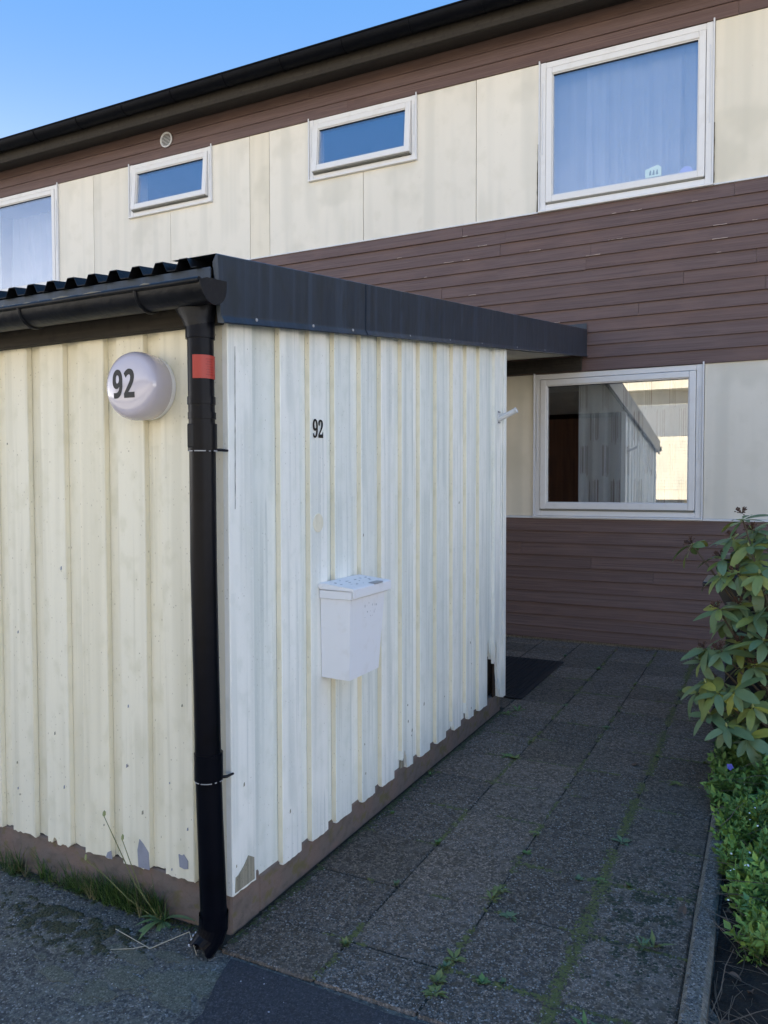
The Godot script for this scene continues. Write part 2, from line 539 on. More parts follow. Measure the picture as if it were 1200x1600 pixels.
	M.seed = mat("dry_brown_seed_head", lin(0.09, 0.045, 0.03), 0.9)
	M.bud = mat("pale_green_bud", lin(0.32, 0.36, 0.16), 0.5)
	var gm := StandardMaterial3D.new()
	gm.resource_name = "small_leaves"
	gm.vertex_color_use_as_albedo = true
	gm.roughness = 0.55
	gm.backlight_enabled = true
	gm.backlight = Color(0.2, 0.26, 0.06)
	M.small = gm
	M.moss = mat("moss", lin(0.075, 0.085, 0.022), 1.0)
	M.dry = mat("dry_stalks", lin(0.20, 0.16, 0.11), 0.95)
	M.straw = mat("pale_straw", lin(0.42, 0.38, 0.29), 0.9)
	M.dead_leaf = mat("dead_leaf", lin(0.13, 0.085, 0.06), 0.9)
	M.violet = mat("violet_petals", lin(0.20, 0.15, 0.55), 0.6)
	M.pebble = mat("pale_pebble", lin(0.55, 0.53, 0.50), 0.8)
	# cloth
	M.voile = mat("white_voile", Color(0.78, 0.80, 0.83), 0.9)
	M.voile.backlight_enabled = true
	M.voile.backlight = Color(0.8, 0.8, 0.8)
	M.opp_white = mat("pale_cladding", Color(0.645, 0.625, 0.57), 0.7, t_panel, Vector3(0.2, 0.2, 0.2))
	M.opp_grey = mat("grey_window_panels", Color(0.36, 0.37, 0.38), 0.3)
	M.roof_felt = mat("dark_roof_felt", Color(0.20, 0.20, 0.20), 0.9)

# ------------------------------------------------------------------ ground
func ground_and_paving():
	var mb := MB.new()
	mb.box(Vector3(-400, -0.6, -400), Vector3(400, -0.010, 400))
	structure(put("ground", mb, M.asphalt), "worn grey asphalt ground in front of the shed", "ground")
	mb = MB.new()
	mb.box(Vector3(-60, -0.2, 10.5), Vector3(60, 0.0, 26.9), 0.0)  # unseen pale ground, added to bounce sunlight onto the shaded fronts
	structure(put("bounce_gravel", mb, M.gravel), "pale gravel added out of view to bounce sunlight onto the house front", "gravel")
	# darker patch of newer asphalt that meets the slabs
	mb = MB.new()
	var poly := PackedVector2Array()
	for p in [[0.06, 5.285], [0.33, 5.275], [0.60, 5.282], [0.80, 5.27], [1.35, 5.28], [2.6, 5.29], [2.6, 7.6], [1.0, 7.7], [-0.1, 7.4], [-0.12, 6.4], [0.02, 5.95], [0.12, 5.70], [0.14, 5.52], [0.09, 5.40]]:
		poly.append(Vector2(p[0] + rf(-0.008, 0.008), p[1] + rf(-0.008, 0.008)))
	mb.prism(poly, Vector3(0, -0.010, 0), Vector3(1, 0, 0), Vector3(0, 0, 1), Vector3(0, 1, 0), 0.006)
	structure(put("asphalt_patch", mb, M.asphalt_new), "dark bluish patch of newer asphalt meeting the slabs", "asphalt")
	# slabs
	var path := Node3D.new()
	path.name = "paving"
	add_child(path)
	structure(path, "path of dark square concrete slabs beside the shed", "paving")
	boxp("bedding", Vector3(-2.6, -0.06, -0.02), Vector3(1.345, -0.0045, 2.30), M.joint, path)
	boxp("bedding", Vector3(-0.05, -0.06, 2.30), Vector3(1.345, -0.0045, 5.250), M.joint, path)
	var xs := [-2.42, -2.07, -1.73, -1.385, -1.04, -0.69, -0.345, 0.0, 0.343, 0.682, 1.012, 1.338]
	var zs := [5.262, 5.035, 4.662, 4.295, 3.925, 3.55, 3.18, 2.81, 2.44, 2.07, 1.70, 1.33, 0.96, 0.59, 0.22, 0.0]
	var kinds := [M.paver, M.paver_b, M.paver_c, M.paver_d]
	for i in xs.size() - 1:
		for j in zs.size() - 1:
			if xs[i] < -0.01 and zs[j] > 2.3:
				if zs[j] > 2.45 or xs[i] < -9:
					continue
			var lo := Vector3(xs[i] + rf(0.001, 0.0035), -0.05, zs[j + 1] + rf(0.001, 0.003))
			var hi := Vector3(xs[i + 1] - rf(0.001, 0.0035), 0.0, minf(zs[j], 5.262) - rf(0.001, 0.003))
			if xs[i] < -0.01:
				hi.z = minf(hi.z, 2.29)
			var c := (lo + hi) * 0.5
			c.y = 0
			var o := MB.new()
			o.box(lo - c, hi - c, 0.006)
			var s := put("slab", o, kinds[rng.randi() % 4], path)
			s.position = c + Vector3(0, rf(-0.001, 0.002), 0)
			s.rotation = Vector3(rf(-0.004, 0.004), rf(-0.005, 0.005), rf(-0.004, 0.004))
	# kerb of three stones between path and bed
	var kerb := Node3D.new()
	kerb.name = "kerb"
	add_child(kerb)
	structure(kerb, "narrow washed concrete kerb edging the planted bed", "kerb")
	for k in [[5.45, 4.475, 1.347, 1.342, 0.050], [4.465, 3.47, 1.337, 1.340, 0.03], [3.46, 2.46, 1.352, 1.350, 0.03], [2.45, 1.45, 1.35, 1.352, 0.03], [1.44, 0.05, 1.35, 1.35, 0.03]]:
		var o := MB.new()
		var L: float = k[0] - k[1]
		o.box(Vector3(0, -0.2, -L / 2), Vector3(0.068, 0.0, L / 2), 0.014)
		var s := put("kerb_stone", o, M.kerb, kerb)
		s.position = Vector3((k[2] + k[3]) / 2, k[4], (k[0] + k[1]) / 2)
		s.rotation = Vector3(0.0, atan2(k[2] - k[3], L), 0.03 if k[4] > 0.05 else 0.0)
	mb = MB.new()
	var nz := FastNoiseLite.new()
	nz.seed = 4
	nz.frequency = 2.2
	for i in 18:
		for j in 50:
			var q := []
			for e in [[i, j], [i, j + 1], [i + 1, j + 1], [i + 1, j]]:
				var x: float = 1.415 + e[0] * 0.11
				var z: float = 0.03 + e[1] * 0.11
				q.append(Vector3(x, -0.005 + 0.03 * nz.get_noise_2d(x, z) + 0.02 * minf(1.0, e[0] * 0.3), z))
			mb.quad(q[0], q[1], q[2], q[3])
	structure(put("soil_bed", mb, M.soil), "dark soil bed under the shrubs", "soil")
	# pale crust where the downpipe empties
	mb = MB.new()
	for k in 46:
		var cx := -0.10 + rng.randfn(0, 0.13)
		var cz := 5.44 + rng.randfn(0, 0.06) - cx * 0.25
		var rr := rf(0.008, 0.045)
		poly = PackedVector2Array()
		for q in 14:
			var e := rf(0.6, 1.2)
			poly.append(Vector2(cx + cos(TAU * q / 14) * rr * 1.7 * e, cz + sin(TAU * q / 14) * rr * 0.8 * e))
		mb.prism(poly, Vector3(0, -0.011, 0), Vector3(1, 0, 0), Vector3(0, 0, 1), Vector3(0, 1, 0), 0.0016 + 0.00006 * k)
	structure(put("lime_crust", mb, M.tar), "pale washed-out crust on the asphalt below the downpipe", "crust")

# ------------------------------------------------------------------ the house
func rects_without(x0: float, x1: float, y0: float, y1: float, holes: Array) -> Array:
	var xsx := [x0, x1]
	for h in holes:
		xsx.append(h[0]); xsx.append(h[1])
	xsx.sort()
	var out := []
	for i in xsx.size() - 1:
		var a: float = xsx[i]
		var b: float = xsx[i + 1]
		if b - a < 1e-4:
			continue
		var cuts := []
		for h in holes:
			if h[0] < (a + b) / 2 and h[1] > (a + b) / 2:
				cuts.append([h[2], h[3]])
		cuts.sort_custom(func(p, q): return p[0] < q[0])
		var y := y0
		for cu in cuts:
			out.append([a, b, y, cu[0]])
			y = cu[1]
		out.append([a, b, y, y1])
	return out

const WINDOWS := {
	"low": [-0.440, 1.022, 1.182, 2.506],
	"big": [-0.405, 1.072, 4.022, 5.370],
	"bath_r": [-2.920, -1.672, 4.745, 5.374],
	"bath_l": [-5.500, -4.250, 4.752, 5.372],
	"left": [-8.250, -6.755, 4.022, 5.370]}

func panel_poly(x0: float, x1: float, y0: float, y1: float, notch = null) -> PackedVector2Array:
	var g := 0.003
	if notch == null:
		return PackedVector2Array([Vector2(x0 + g, y0), Vector2(x1 - g, y0), Vector2(x1 - g, y1), Vector2(x0 + g, y1)])
	if notch[0] <= x0:      # window in the upper left corner
		return PackedVector2Array([Vector2(x0 + g, y0), Vector2(x1 - g, y0), Vector2(x1 - g, y1), Vector2(notch[1], y1), Vector2(notch[1], notch[2]), Vector2(x0 + g, notch[2])])
	return PackedVector2Array([Vector2(x0 + g, y0), Vector2(x1 - g, y0), Vector2(x1 - g, notch[2]), Vector2(notch[0], notch[2]), Vector2(notch[0], y1), Vector2(x0 + g, y1)])

func lap_boards(h: Node3D, ylo: float, courses: int, pitch: float, x0: float, x1: float, skip: Array):
	# skip: [x0, x1, y0, y1] openings
	var kinds := [M.brown, M.brown_b, M.brown_c, M.brown]
	for k in courses:
		var y := ylo + k * pitch
		var spans := [[x0, x1]]
		for s in skip:
			if y + pitch * 0.5 > s[2] and y + pitch * 0.5 < s[3]:
				var nxt := []
				for sp in spans:
					if s[0] > sp[0]: nxt.append([sp[0], minf(sp[1], s[0])])
					if s[1] < sp[1]: nxt.append([maxf(sp[0], s[1]), sp[1]])
				spans = nxt
		for sp in spans:
			var x: float = sp[0]
			while x < sp[1] - 0.05:
				var e: float = minf(x + rf(2.2, 4.6), sp[1])
				if sp[1] - e < 0.5:
					e = sp[1]
				var o := MB.new()
				var L := e - x - 0.002
				var wob := rf(-0.0025, 0.0025)
				var zb := 0.012 + rf(-0.002, 0.003)
				var seg := maxi(2, int(L / 0.8))
				var zs := []
				var ys := []
				for i in seg + 1:
					zs.append(zb + rf(-0.0012, 0.0012))
					ys.append(rf(-0.0012, 0.0012) + wob * i / seg)
				for i in seg:
					var a: float = -L / 2 + L * i / seg
					var b: float = -L / 2 + L * (i + 1) / seg
					var p := func(xx: float, j: int) -> Array:
						return [Vector3(xx, ys[j], -0.026), Vector3(xx, ys[j], zs[j] - 0.002), Vector3(xx, ys[j] + 0.002, zs[j]), Vector3(xx, pitch + 0.010, zs[j] - 0.017), Vector3(xx, pitch + 0.010, -0.026)]
					var A: Array = p.call(a, i)
					var B: Array = p.call(b, i + 1)
					for q in 4:
						o.quad(A[q], B[q], B[q + 1], A[q + 1])
					if i == 0:
						for q in range(1, 4): o.tri(A[0], A[q], A[q + 1])
					if i == seg - 1:
						for q in range(1, 4): o.tri(B[0], B[q + 1], B[q])
				var bd := put("lap_board", o, kinds[rng.randi() % 4], h)
				bd.position = Vector3((x + e) / 2, y, 0)
				x = e

func window(h: Node3D, key: String, sash_in: float, glass_in: float, tilt: float, glass: Material):
	var w: Array = WINDOWS[key]
	var n := Node3D.new()
	n.name = "window"
	h.add_child(n, true)
	n.position = Vector3((w[0] + w[1]) / 2, w[2], 0)
	var hw: float = (w[1] - w[0]) / 2
	var H: float = w[3] - w[2]
	var c: float = sash_in            # casing width
	# casing
	boxp("frame", Vector3(-hw, 0.0, -0.10), Vector3(-hw + c, H, 0.006), M.white, n, 0.003)
	boxp("frame", Vector3(hw - c, 0.0, -0.10), Vector3(hw, H, 0.006), M.white, n, 0.003)
	boxp("frame", Vector3(-hw + c, H - c, -0.10), Vector3(hw - c, H - 0.001, 0.003), M.white, n, 0.003)
	boxp("frame", Vector3(-hw + c, 0.001, -0.10), Vector3(hw - c, c, 0.003), M.white, n, 0.003)
	# thin metal strips beside and below
	boxp("strip", Vector3(-hw - 0.014, -0.012, -0.028), Vector3(-hw - 0.001, H + 0.02, 0.020), M.alu, n, 0.002)
	boxp("strip", Vector3(hw + 0.001, -0.012, -0.028), Vector3(hw + 0.014, H + 0.02, 0.020), M.alu, n, 0.002)
	boxp("sill", Vector3(-hw - 0.012, -0.020, -0.02), Vector3(hw + 0.012, -0.002, 0.034), M.white, n, 0.004)
	# sash, hung at its top edge
	var gp := 0.004
	var sx := hw - c - gp
	var s0 := c + gp + 0.012
	var s1 := H - c - gp
	var f: float = glass_in
	var piv := Transform3D(Basis(Vector3.RIGHT, -tilt), Vector3(0, s1, -0.005))
	var put_s := func(called: String, lo: Vector3, hi: Vector3, m: Material, bev: float):
		var o := MB.new()
		o.box(lo - Vector3(0, s1, 0), hi - Vector3(0, s1, 0), bev)
		var q := put(called, o, m, n)
		q.transform = piv
	put_s.call("sash", Vector3(-sx, s0, -0.05), Vector3(-sx + f, s1, 0.018), M.white, 0.004)
	put_s.call("sash", Vector3(sx - f, s0, -0.05), Vector3(sx, s1, 0.018), M.white, 0.004)
	put_s.call("sash", Vector3(-sx + f, s1 - f, -0.05), Vector3(sx - f, s1 - 0.001, 0.016), M.white, 0.004)
	put_s.call("sash", Vector3(-sx + f, s0 + 0.001, -0.05), Vector3(sx - f, s0 + f * 1.05, 0.016), M.white, 0.004)
	# glazing bead and gasket
	var bd := 0.009
	put_s.call("bead", Vector3(-sx + f, s0 + f * 1.05, -0.04), Vector3(-sx + f + bd, s1 - f, 0.004), M.white, 0.002)
	put_s.call("bead", Vector3(sx - f - bd, s0 + f * 1.05, -0.04), Vector3(sx - f, s1 - f, 0.004), M.white, 0.002)
	put_s.call("bead", Vector3(-sx + f + bd, s1 - f - bd, -0.04), Vector3(sx - f - bd, s1 - f, 0.004), M.white, 0.002)
	put_s.call("bead", Vector3(-sx + f + bd, s0 + f * 1.05, -0.04), Vector3(sx - f - bd, s0 + f * 1.05 + bd, 0.006), M.alu, 0.002)
	put_s.call("gasket", Vector3(-sx + f + bd, s1 - f - bd - 0.004, -0.03), Vector3(sx - f - bd, s1 - f - bd, -0.002), M.gasket, 0.0)
	put_s.call("weather_strip", Vector3(-sx + 0.01, s0 - 0.016, -0.03), Vector3(sx - 0.01, s0 - 0.001, 0.012), M.sillgrey, 0.002)
	var o := MB.new()
	o.quad(Vector3(-sx + f, s0 + f - s1, 0), Vector3(sx - f, s0 + f - s1, 0), Vector3(sx - f, -f, 0), Vector3(-sx + f, -f, 0))
	var pane := put("pane", o, glass, n)
	pane.transform = piv * Transform3D(Basis.IDENTITY, Vector3(0, 0, -0.012))
	pane = put("pane", o, glass, n)
	pane.transform = piv * Transform3D(Basis.IDENTITY, Vector3(0, 0, -0.030))
	# side gaskets of the opening
	for s in [-1.0, 1.0]:
		boxp("hinge", Vector3(s * (hw - c * 0.42) - 0.004, H * 0.38, 0.004), Vector3(s * (hw - c * 0.42) + 0.004, H * 0.86, 0.012), M.alu, n, 0.001)

func house():
	var h := thing("terraced_house", "two-storey terraced house with brown lap boards and cream panels", "house")
	var holes := []
	for k in WINDOWS:
		holes.append(WINDOWS[k])
	var mb := MB.new()
	for r in rects_without(-14.0, 10.0, -0.05, 6.0, holes):
		if r[3] - r[2] > 0.001:
			mb.box(Vector3(r[0], r[2], -0.30), Vector3(r[1], r[3], -0.031))
	mb.box(Vector3(-14, -0.05, -9.3), Vector3(10, 6.0, -9.0))
	mb.box(Vector3(-14.3, -0.05, -9.3), Vector3(-14, 6.0, -0.031))
	mb.box(Vector3(10, -0.05, -9.3), Vector3(10.3, 6.0, -0.031))
	put("wall", mb, M.panel, h)
	# floors and partitions close the rooms behind the windows
	mb = MB.new()
	mb.box(Vector3(-14, 2.62, -9.0), Vector3(10, 2.90, -0.30))
	mb.box(Vector3(-14, 5.62, -9.0), Vector3(10, 5.80, -0.30))
	mb.box(Vector3(-14, 0.0, -9.0), Vector3(10, 0.25, -0.30))
	mb.box(Vector3(-14, 0.25, -3.9), Vector3(10, 2.62, -3.8))
	mb.box(Vector3(-14, 2.90, -3.0), Vector3(10, 5.62, -2.9))
	for x in [-9.2, -6.3, -3.9, -1.3, 2.4]:
		mb.box(Vector3(x, 2.90, -2.9), Vector3(x + 0.1, 5.62, -0.30))
	for x in [-1.6, 2.6]:
		mb.box(Vector3(x, 0.25, -3.8), Vector3(x + 0.1, 2.62, -0.30))
	put("interior", mb, M.room, h)
	boxp("interior_door", Vector3(-0.9, 0.26, -1.45), Vector3(0.05, 2.5, -1.40), M.room_dark, h, 0.004)
	boxp("wardrobe", Vector3(-1.3, 0.26, -2.3), Vector3(0.2, 1.70, -1.75), M.room_dark, h, 0.01)
	# concrete footing
	boxp("footing", Vector3(-14, -0.05, -0.031), Vector3(10, 0.05, -0.012), M.kerb, h)
	# brown lap boards: below, between the storeys, under the eaves
	lap_boards(h, 0.028, 1, 0.104, -8.0, 7.0, [])
	lap_boards(h, 0.132, 9, 0.1135, -8.0, 7.0, [])
	lap_boards(h, 2.512, 13, 0.1149, -8.6, 7.0, [])
	lap_boards(h, 5.374, 4, 0.118, -9.5, 7.0, [])
	for k in 46:
		var pl := PackedVector2Array()
		var L := rf(0.01, 0.07)
		for q in 5: pl.append(Vector2(-L + L * q / 2.0, rf(-0.0012, 0.0)))
		for q in 5: pl.append(Vector2(L - L * q / 2.0, rf(0.0012, 0.0045)))
		var oc := MB.new()
		var cx := rf(-2.6, 1.6)
		oc.prism(pl, Vector3(cx, 2.512 + 0.1149 * (rng.randi() % 13) + 0.004, 0.006), Vector3.RIGHT, Vector3.UP, Vector3.BACK, 0.0072)
		put("paint_chip", oc, M.chip, h)
	# cream panels
	var kinds := [M.panel, M.panel_b, M.panel_c]
	var u := [[-9.6, -8.264, null, 0], [-6.741, -6.122, null, 0], [-6.122, -4.87, "bath_l", 1], [-4.87, -3.712, "bath_l", 0], [-3.712, -3.447, null, 2], [-3.447, -2.273, "bath_r", 0], [-2.273, -1.035, "bath_r", 1], [-1.035, -0.419, null, 0], [1.086, 2.28, null, 2], [2.28, 3.5, null, 0], [3.5, 4.7, null, 1], [4.7, 7.0, null, 0]]
	for a in u:
		var o := MB.new()
		var nt = null
		if a[2] != null:
			nt = [WINDOWS[a[2]][0] - 0.015, WINDOWS[a[2]][1] + 0.015, WINDOWS[a[2]][2] - 0.021]
		o.prism(panel_poly(a[0], a[1], 4.018, 5.372, nt), Vector3(0, 0, -0.029), Vector3.RIGHT, Vector3.UP, Vector3.BACK, 0.025 + rf(0, 0.002))
		put("panel", o, kinds[a[3]], h)
	for a in [[-3.6, -2.4, 0], [-2.4, -1.2, 1], [-1.2, -0.455, 2], [1.038, 2.2, 1], [2.2, 3.4, 0], [3.4, 4.6, 1], [4.6, 7.0, 0]]:
		var o := MB.new()
		o.prism(panel_poly(a[0], a[1], 1.180, 2.508), Vector3(0, 0, -0.029), Vector3.RIGHT, Vector3.UP, Vector3.BACK, 0.025)
		put("panel", o, kinds[a[2]], h)
	for s in [[-9.6, -8.265], [-6.741, -0.42], [1.087, 7.0]]:
		boxp("flashing", Vector3(s[0], 4.004, -0.028), Vector3(s[1], 4.017, 0.012), M.alu, h, 0.002)
	for s in [[-3.6, -0.455], [1.037, 7.0]]:
		boxp("flashing", Vector3(s[0], 1.158, -0.028), Vector3(s[1], 1.178, 0.014), M.alu, h, 0.002)
	boxp("flashing", Vector3(-0.454, 1.156, -0.028), Vector3(1.036, 1.161, 0.014), M.alu, h, 0.001)
	# peeled paint beside the big window
	for s in [[-0.423, 4.02, 0.62], [1.089, 4.03, 0.50]]:
		var o := MB.new()
		var pl := PackedVector2Array()
		for k in 15:
			pl.append(Vector2(-0.004 - rf(0.0, 0.012) * (1.0 - k / 18.0), k / 14.0 * s[2]))
		for k in 15:
			pl.append(Vector2(0.002 + rf(0.0, 0.004), (14 - k) / 14.0 * s[2]))
		o.prism(pl, Vector3(s[0], s[1], -0.004), Vector3.RIGHT, Vector3.UP, Vector3.BACK, 0.009)
		put("peeled_edge", o, M.worn_trim, h)
	window(h, "low", 0.048, 0.054, 0.004, M.glass)
	window(h, "big", 0.052, 0.054, 0.004, M.glass)
	window(h, "bath_r", 0.048, 0.058, 0.09, M.glass)
	window(h, "bath_l", 0.048, 0.058, 0.085, M.glass)
	window(h, "left", 0.050, 0.054, 0.0, M.glass)
	# stickers on the big window
	var st := MB.new()
	st.prism(PackedVector2Array([Vector2(-0.07, 0), Vector2(0.065, 0), Vector2(0.065, 0.075), Vector2(0.035, 0.10), Vector2(-0.01, 0.088), Vector2(-0.07, 0.07)]), Vector3(0.600, 4.168, -0.0155), Vector3.RIGHT, Vector3.UP, Vector3.BACK, 0.0008)
	put("alarm_sticker", st, mat("pale_green_sticker", Color(0.86, 0.93, 0.87), 0.5), h)
	st = MB.new()
	for k in 3:
		var x0: float = -0.038 + k * 0.028
		st.prism(PackedVector2Array([Vector2(x0, 0.012), Vector2(x0 + 0.021, 0.012), Vector2(x0 + 0.018, 0.052), Vector2(x0 + 0.010, 0.056), Vector2(x0 + 0.003, 0.036)]), Vector3(0.600, 4.172, -0.0146), Vector3.RIGHT, Vector3.UP, Vector3.BACK, 0.0004)
	put("sticker_marks", st, mat("grey_print", Color(0.55, 0.62, 0.60), 0.6), h)
	st = MB.new()
	var ring := PackedVector2Array()
	for k in 20:
		ring.append(Vector2(cos(PI * k / 19.0) * 0.058, sin(PI * k / 19.0) * 0.062))
	st.prism(ring, Vector3(0.868, 4.150, -0.0155), Vector3.RIGHT, Vector3.UP, Vector3.BACK, 0.0008)
	put("round_sticker", st, mat("lilac_sticker", Color(0.66, 0.70, 0.90), 0.5), h)
	# vent
	var v := Node3D.new()
	v.name = "vent"
	h.add_child(v, true)
	v.position = Vector3(-4.905, 5.566, 0.008)
	var o := MB.new()
	o.lathe([Vector2(0.074, 0.0), Vector2(0.090, 0.0), Vector2(0.091, 0.012), Vector2(0.085, 0.018), Vector2(0.074, 0.014), Vector2(0.072, 0.0)], Vector3.ZERO, 32, Basis(Vector3.RIGHT, PI / 2))
	put("ring", o, M.alu, v)
	o = MB.new()
	o.lathe([Vector2(0.0, 0.002), Vector2(0.073, 0.002)], Vector3.ZERO, 24, Basis(Vector3.RIGHT, PI / 2))
	put("backing", o, M.gasket, v)
	for k in 9:
		var yy := -0.064 + k * 0.016
		var w := sqrt(maxf(0.0, 0.073 * 0.073 - yy * yy))
		o = MB.new()
		o.quad(Vector3(-w, yy - 0.005, 0.013), Vector3(w, yy - 0.005, 0.013), Vector3(w, yy + 0.0045, 0.008), Vector3(-w, yy + 0.0045, 0.008))
		put("louvre", o, M.alu, v)
	# eaves
	o = MB.new()
	o.prism(PackedVector2Array([Vector2(0.30, 5.635), Vector2(0.335, 5.635), Vector2(0.335, 5.83), Vector2(0.30, 5.83)]), Vector3(-13.8, 0, 0), Vector3.BACK, Vector3.UP, Vector3.RIGHT, 23.8)
	put("fascia", o, M.beam, h)
	o = MB.new()
	o.prism(PackedVector2Array([Vector2(-0.03, 5.73), Vector2(0.299, 5.645), Vector2(0.299, 5.66), Vector2(-0.03, 5.76)]), Vector3(-13.8, 0, 0), Vector3.BACK, Vector3.UP, Vector3.RIGHT, 23.8)
	put("soffit", o, M.beam, h)
	o = MB.new()
	o.prism(PackedVector2Array([Vector2(0.40, 5.84), Vector2(0.40, 5.90), Vector2(-4.6, 7.35), Vector2(-9.7, 5.9), Vector2(-9.7, 5.82), Vector2(-4.6, 7.20)]), Vector3(-14.4, 0, 0), Vector3.BACK, Vector3.UP, Vector3.RIGHT, 24.8)
	put("roof", o, M.roof_felt, h)
	for x in [-14.3, 10.0]:
		o = MB.new()
		o.prism(PackedVector2Array([Vector2(-9.3, 6.0), Vector2(-0.03, 6.0), Vector2(-4.6, 7.19)]), Vector3(x, 0, 0), Vector3.BACK, Vector3.UP, Vector3.RIGHT, 0.3)
		put("gable", o, M.brown, h)
	var gn := half_gutter(h, "gutter", Vector3(-13.9, 5.815, 0.432), 23.9, 0.092, M.house_gutter)
	for k in 22:
		o = MB.new()
		var pts := []
		for i in 9:
			var a := PI * i / 8.0
			pts.append(Vector3(0, -sin(a) * 0.094, cos(a) * 0.094))
		o.tube(pts, [0.006, 0.006, 0.006, 0.006, 0.006, 0.006, 0.006, 0.006, 0.006], 6)
		var b := put("gutter_hook", o, M.house_gutter, gn)
		b.position = Vector3(k * 0.72 - 8.0 + 13.9, 0, 0)

# a half-round gutter that runs along x from `at`
func half_gutter(parent: Node3D, called: String, at: Vector3, length: float, r: float, m: Material) -> MeshInstance3D:
	var o := MB.new()
	var n := 14
	for i in n:
		var a0 := PI * i / n
		var a1 := PI * (i + 1) / n
		var d0 := Vector3(0, -sin(a0), cos(a0))
		var d1 := Vector3(0, -sin(a1), cos(a1))
		var L := Vector3(length, 0, 0)
		o.quad_n(d0 * r, d1 * r, d1 * r + L, d0 * r + L, d0, d1, d1, d0)
		o.quad_n(d0 * (r - 0.003), d0 * (r - 0.003) + L, d1 * (r - 0.003) + L, d1 * (r - 0.003), -d0, -d0, -d1, -d1)
	var lip := []
	for i in 2:
		lip.append(Vector3(length * i, 0, r))
	o.tube(lip, [0.009, 0.009], 10)
	var g := put(called, o, m, parent)
	g.position = at
	return g

# ------------------------------------------------------------------ the shed
func fascia_low(z: float) -> float:
	return 1.975 + 0.1265 * (5.27 - z)
func fascia_top(z: float) -> float:
	return 2.175 + 0.1345 * (5.297 - z)

# an upright board; u runs along the wall, w out of it. jag: [[u from, u to, height of what has rotted away]]
func board(parent: Node3D, called: String, o: Vector3, U: Vector3, W: Vector3, width: float, w0: float, w1: float, ylo: float, top: Callable, m: Material, jag := [], rough := 0.0035) -> MeshInstance3D:
	var mb := MB.new()
	var b := 0.0028
	var us := [[0.0, w0], [0.0, w1 - b], [b, w1]]
	var n := 9 if jag.is_empty() else 22
	var cup := rf(-0.0012, 0.0012)
	for i in range(1, n):
		var t := float(i) / n
		us.append([width * t, w1 + cup * (1.0 - pow(2 * t - 1, 2)) + rf(-0.00025, 0.00025)])
	us.append_array([[width - b, w1], [width, w1 - b], [width, w0]])
	var yb := []
	var last := 0.0
	for s in us:
		last = lerpf(last, rf(-rough, rough), 0.6)
		var y: float = ylo + last
		for j in jag:
			if s[0] >= j[0] and s[0] <= j[1]:
				y = ylo + j[2] * rf(0.72, 1.0) * (0.55 + 0.45 * sin(PI * (s[0] - j[0]) / maxf(0.001, j[1] - j[0])))
		yb.append(y)
	yb[0] = yb[1]
	yb[-1] = yb[-2]
	for i in us.size() - 1:
		var p0: Vector3 = o + U * us[i][0] + W * us[i][1]
		var p1: Vector3 = o + U * us[i + 1][0] + W * us[i + 1][1]
		var t0: float = top.call(p0)
		var t1: float = top.call(p1)
		mb.quad(Vector3(p0.x, yb[i], p0.z), Vector3(p1.x, yb[i + 1], p1.z), Vector3(p1.x, t1, p1.z), Vector3(p0.x, t0, p0.z))
		var q0: Vector3 = o + U * us[i][0] + W * w0
		var q1: Vector3 = o + U * us[i + 1][0] + W * w0
		if absf(us[i][0] - us[i + 1][0]) > 1e-5:
			mb.quad(Vector3(q0.x, yb[i], q0.z), Vector3(q1.x, yb[i + 1], q1.z), Vector3(p1.x, yb[i + 1], p1.z), Vector3(p0.x, yb[i], p0.z))
			mb.quad(Vector3(q1.x, yb[i + 1], q1.z), Vector3(q0.x, yb[i], q0.z), Vector3(q0.x, t0, q0.z), Vector3(q1.x, t1, q1.z))
	return put(called, mb, m, parent)

func patch(parent: Node3D, called: String, pts: Array, o: Vector3, U: Vector3, W: Vector3, m: Material, depth := 0.0024):
	var mb := MB.new()
	var pl := PackedVector2Array()
	for p in pts:
		pl.append(Vector2(p[0], p[1]))
	mb.prism(pl, o, U, Vector3.UP, W, depth)
	return put(called, mb, m, parent)

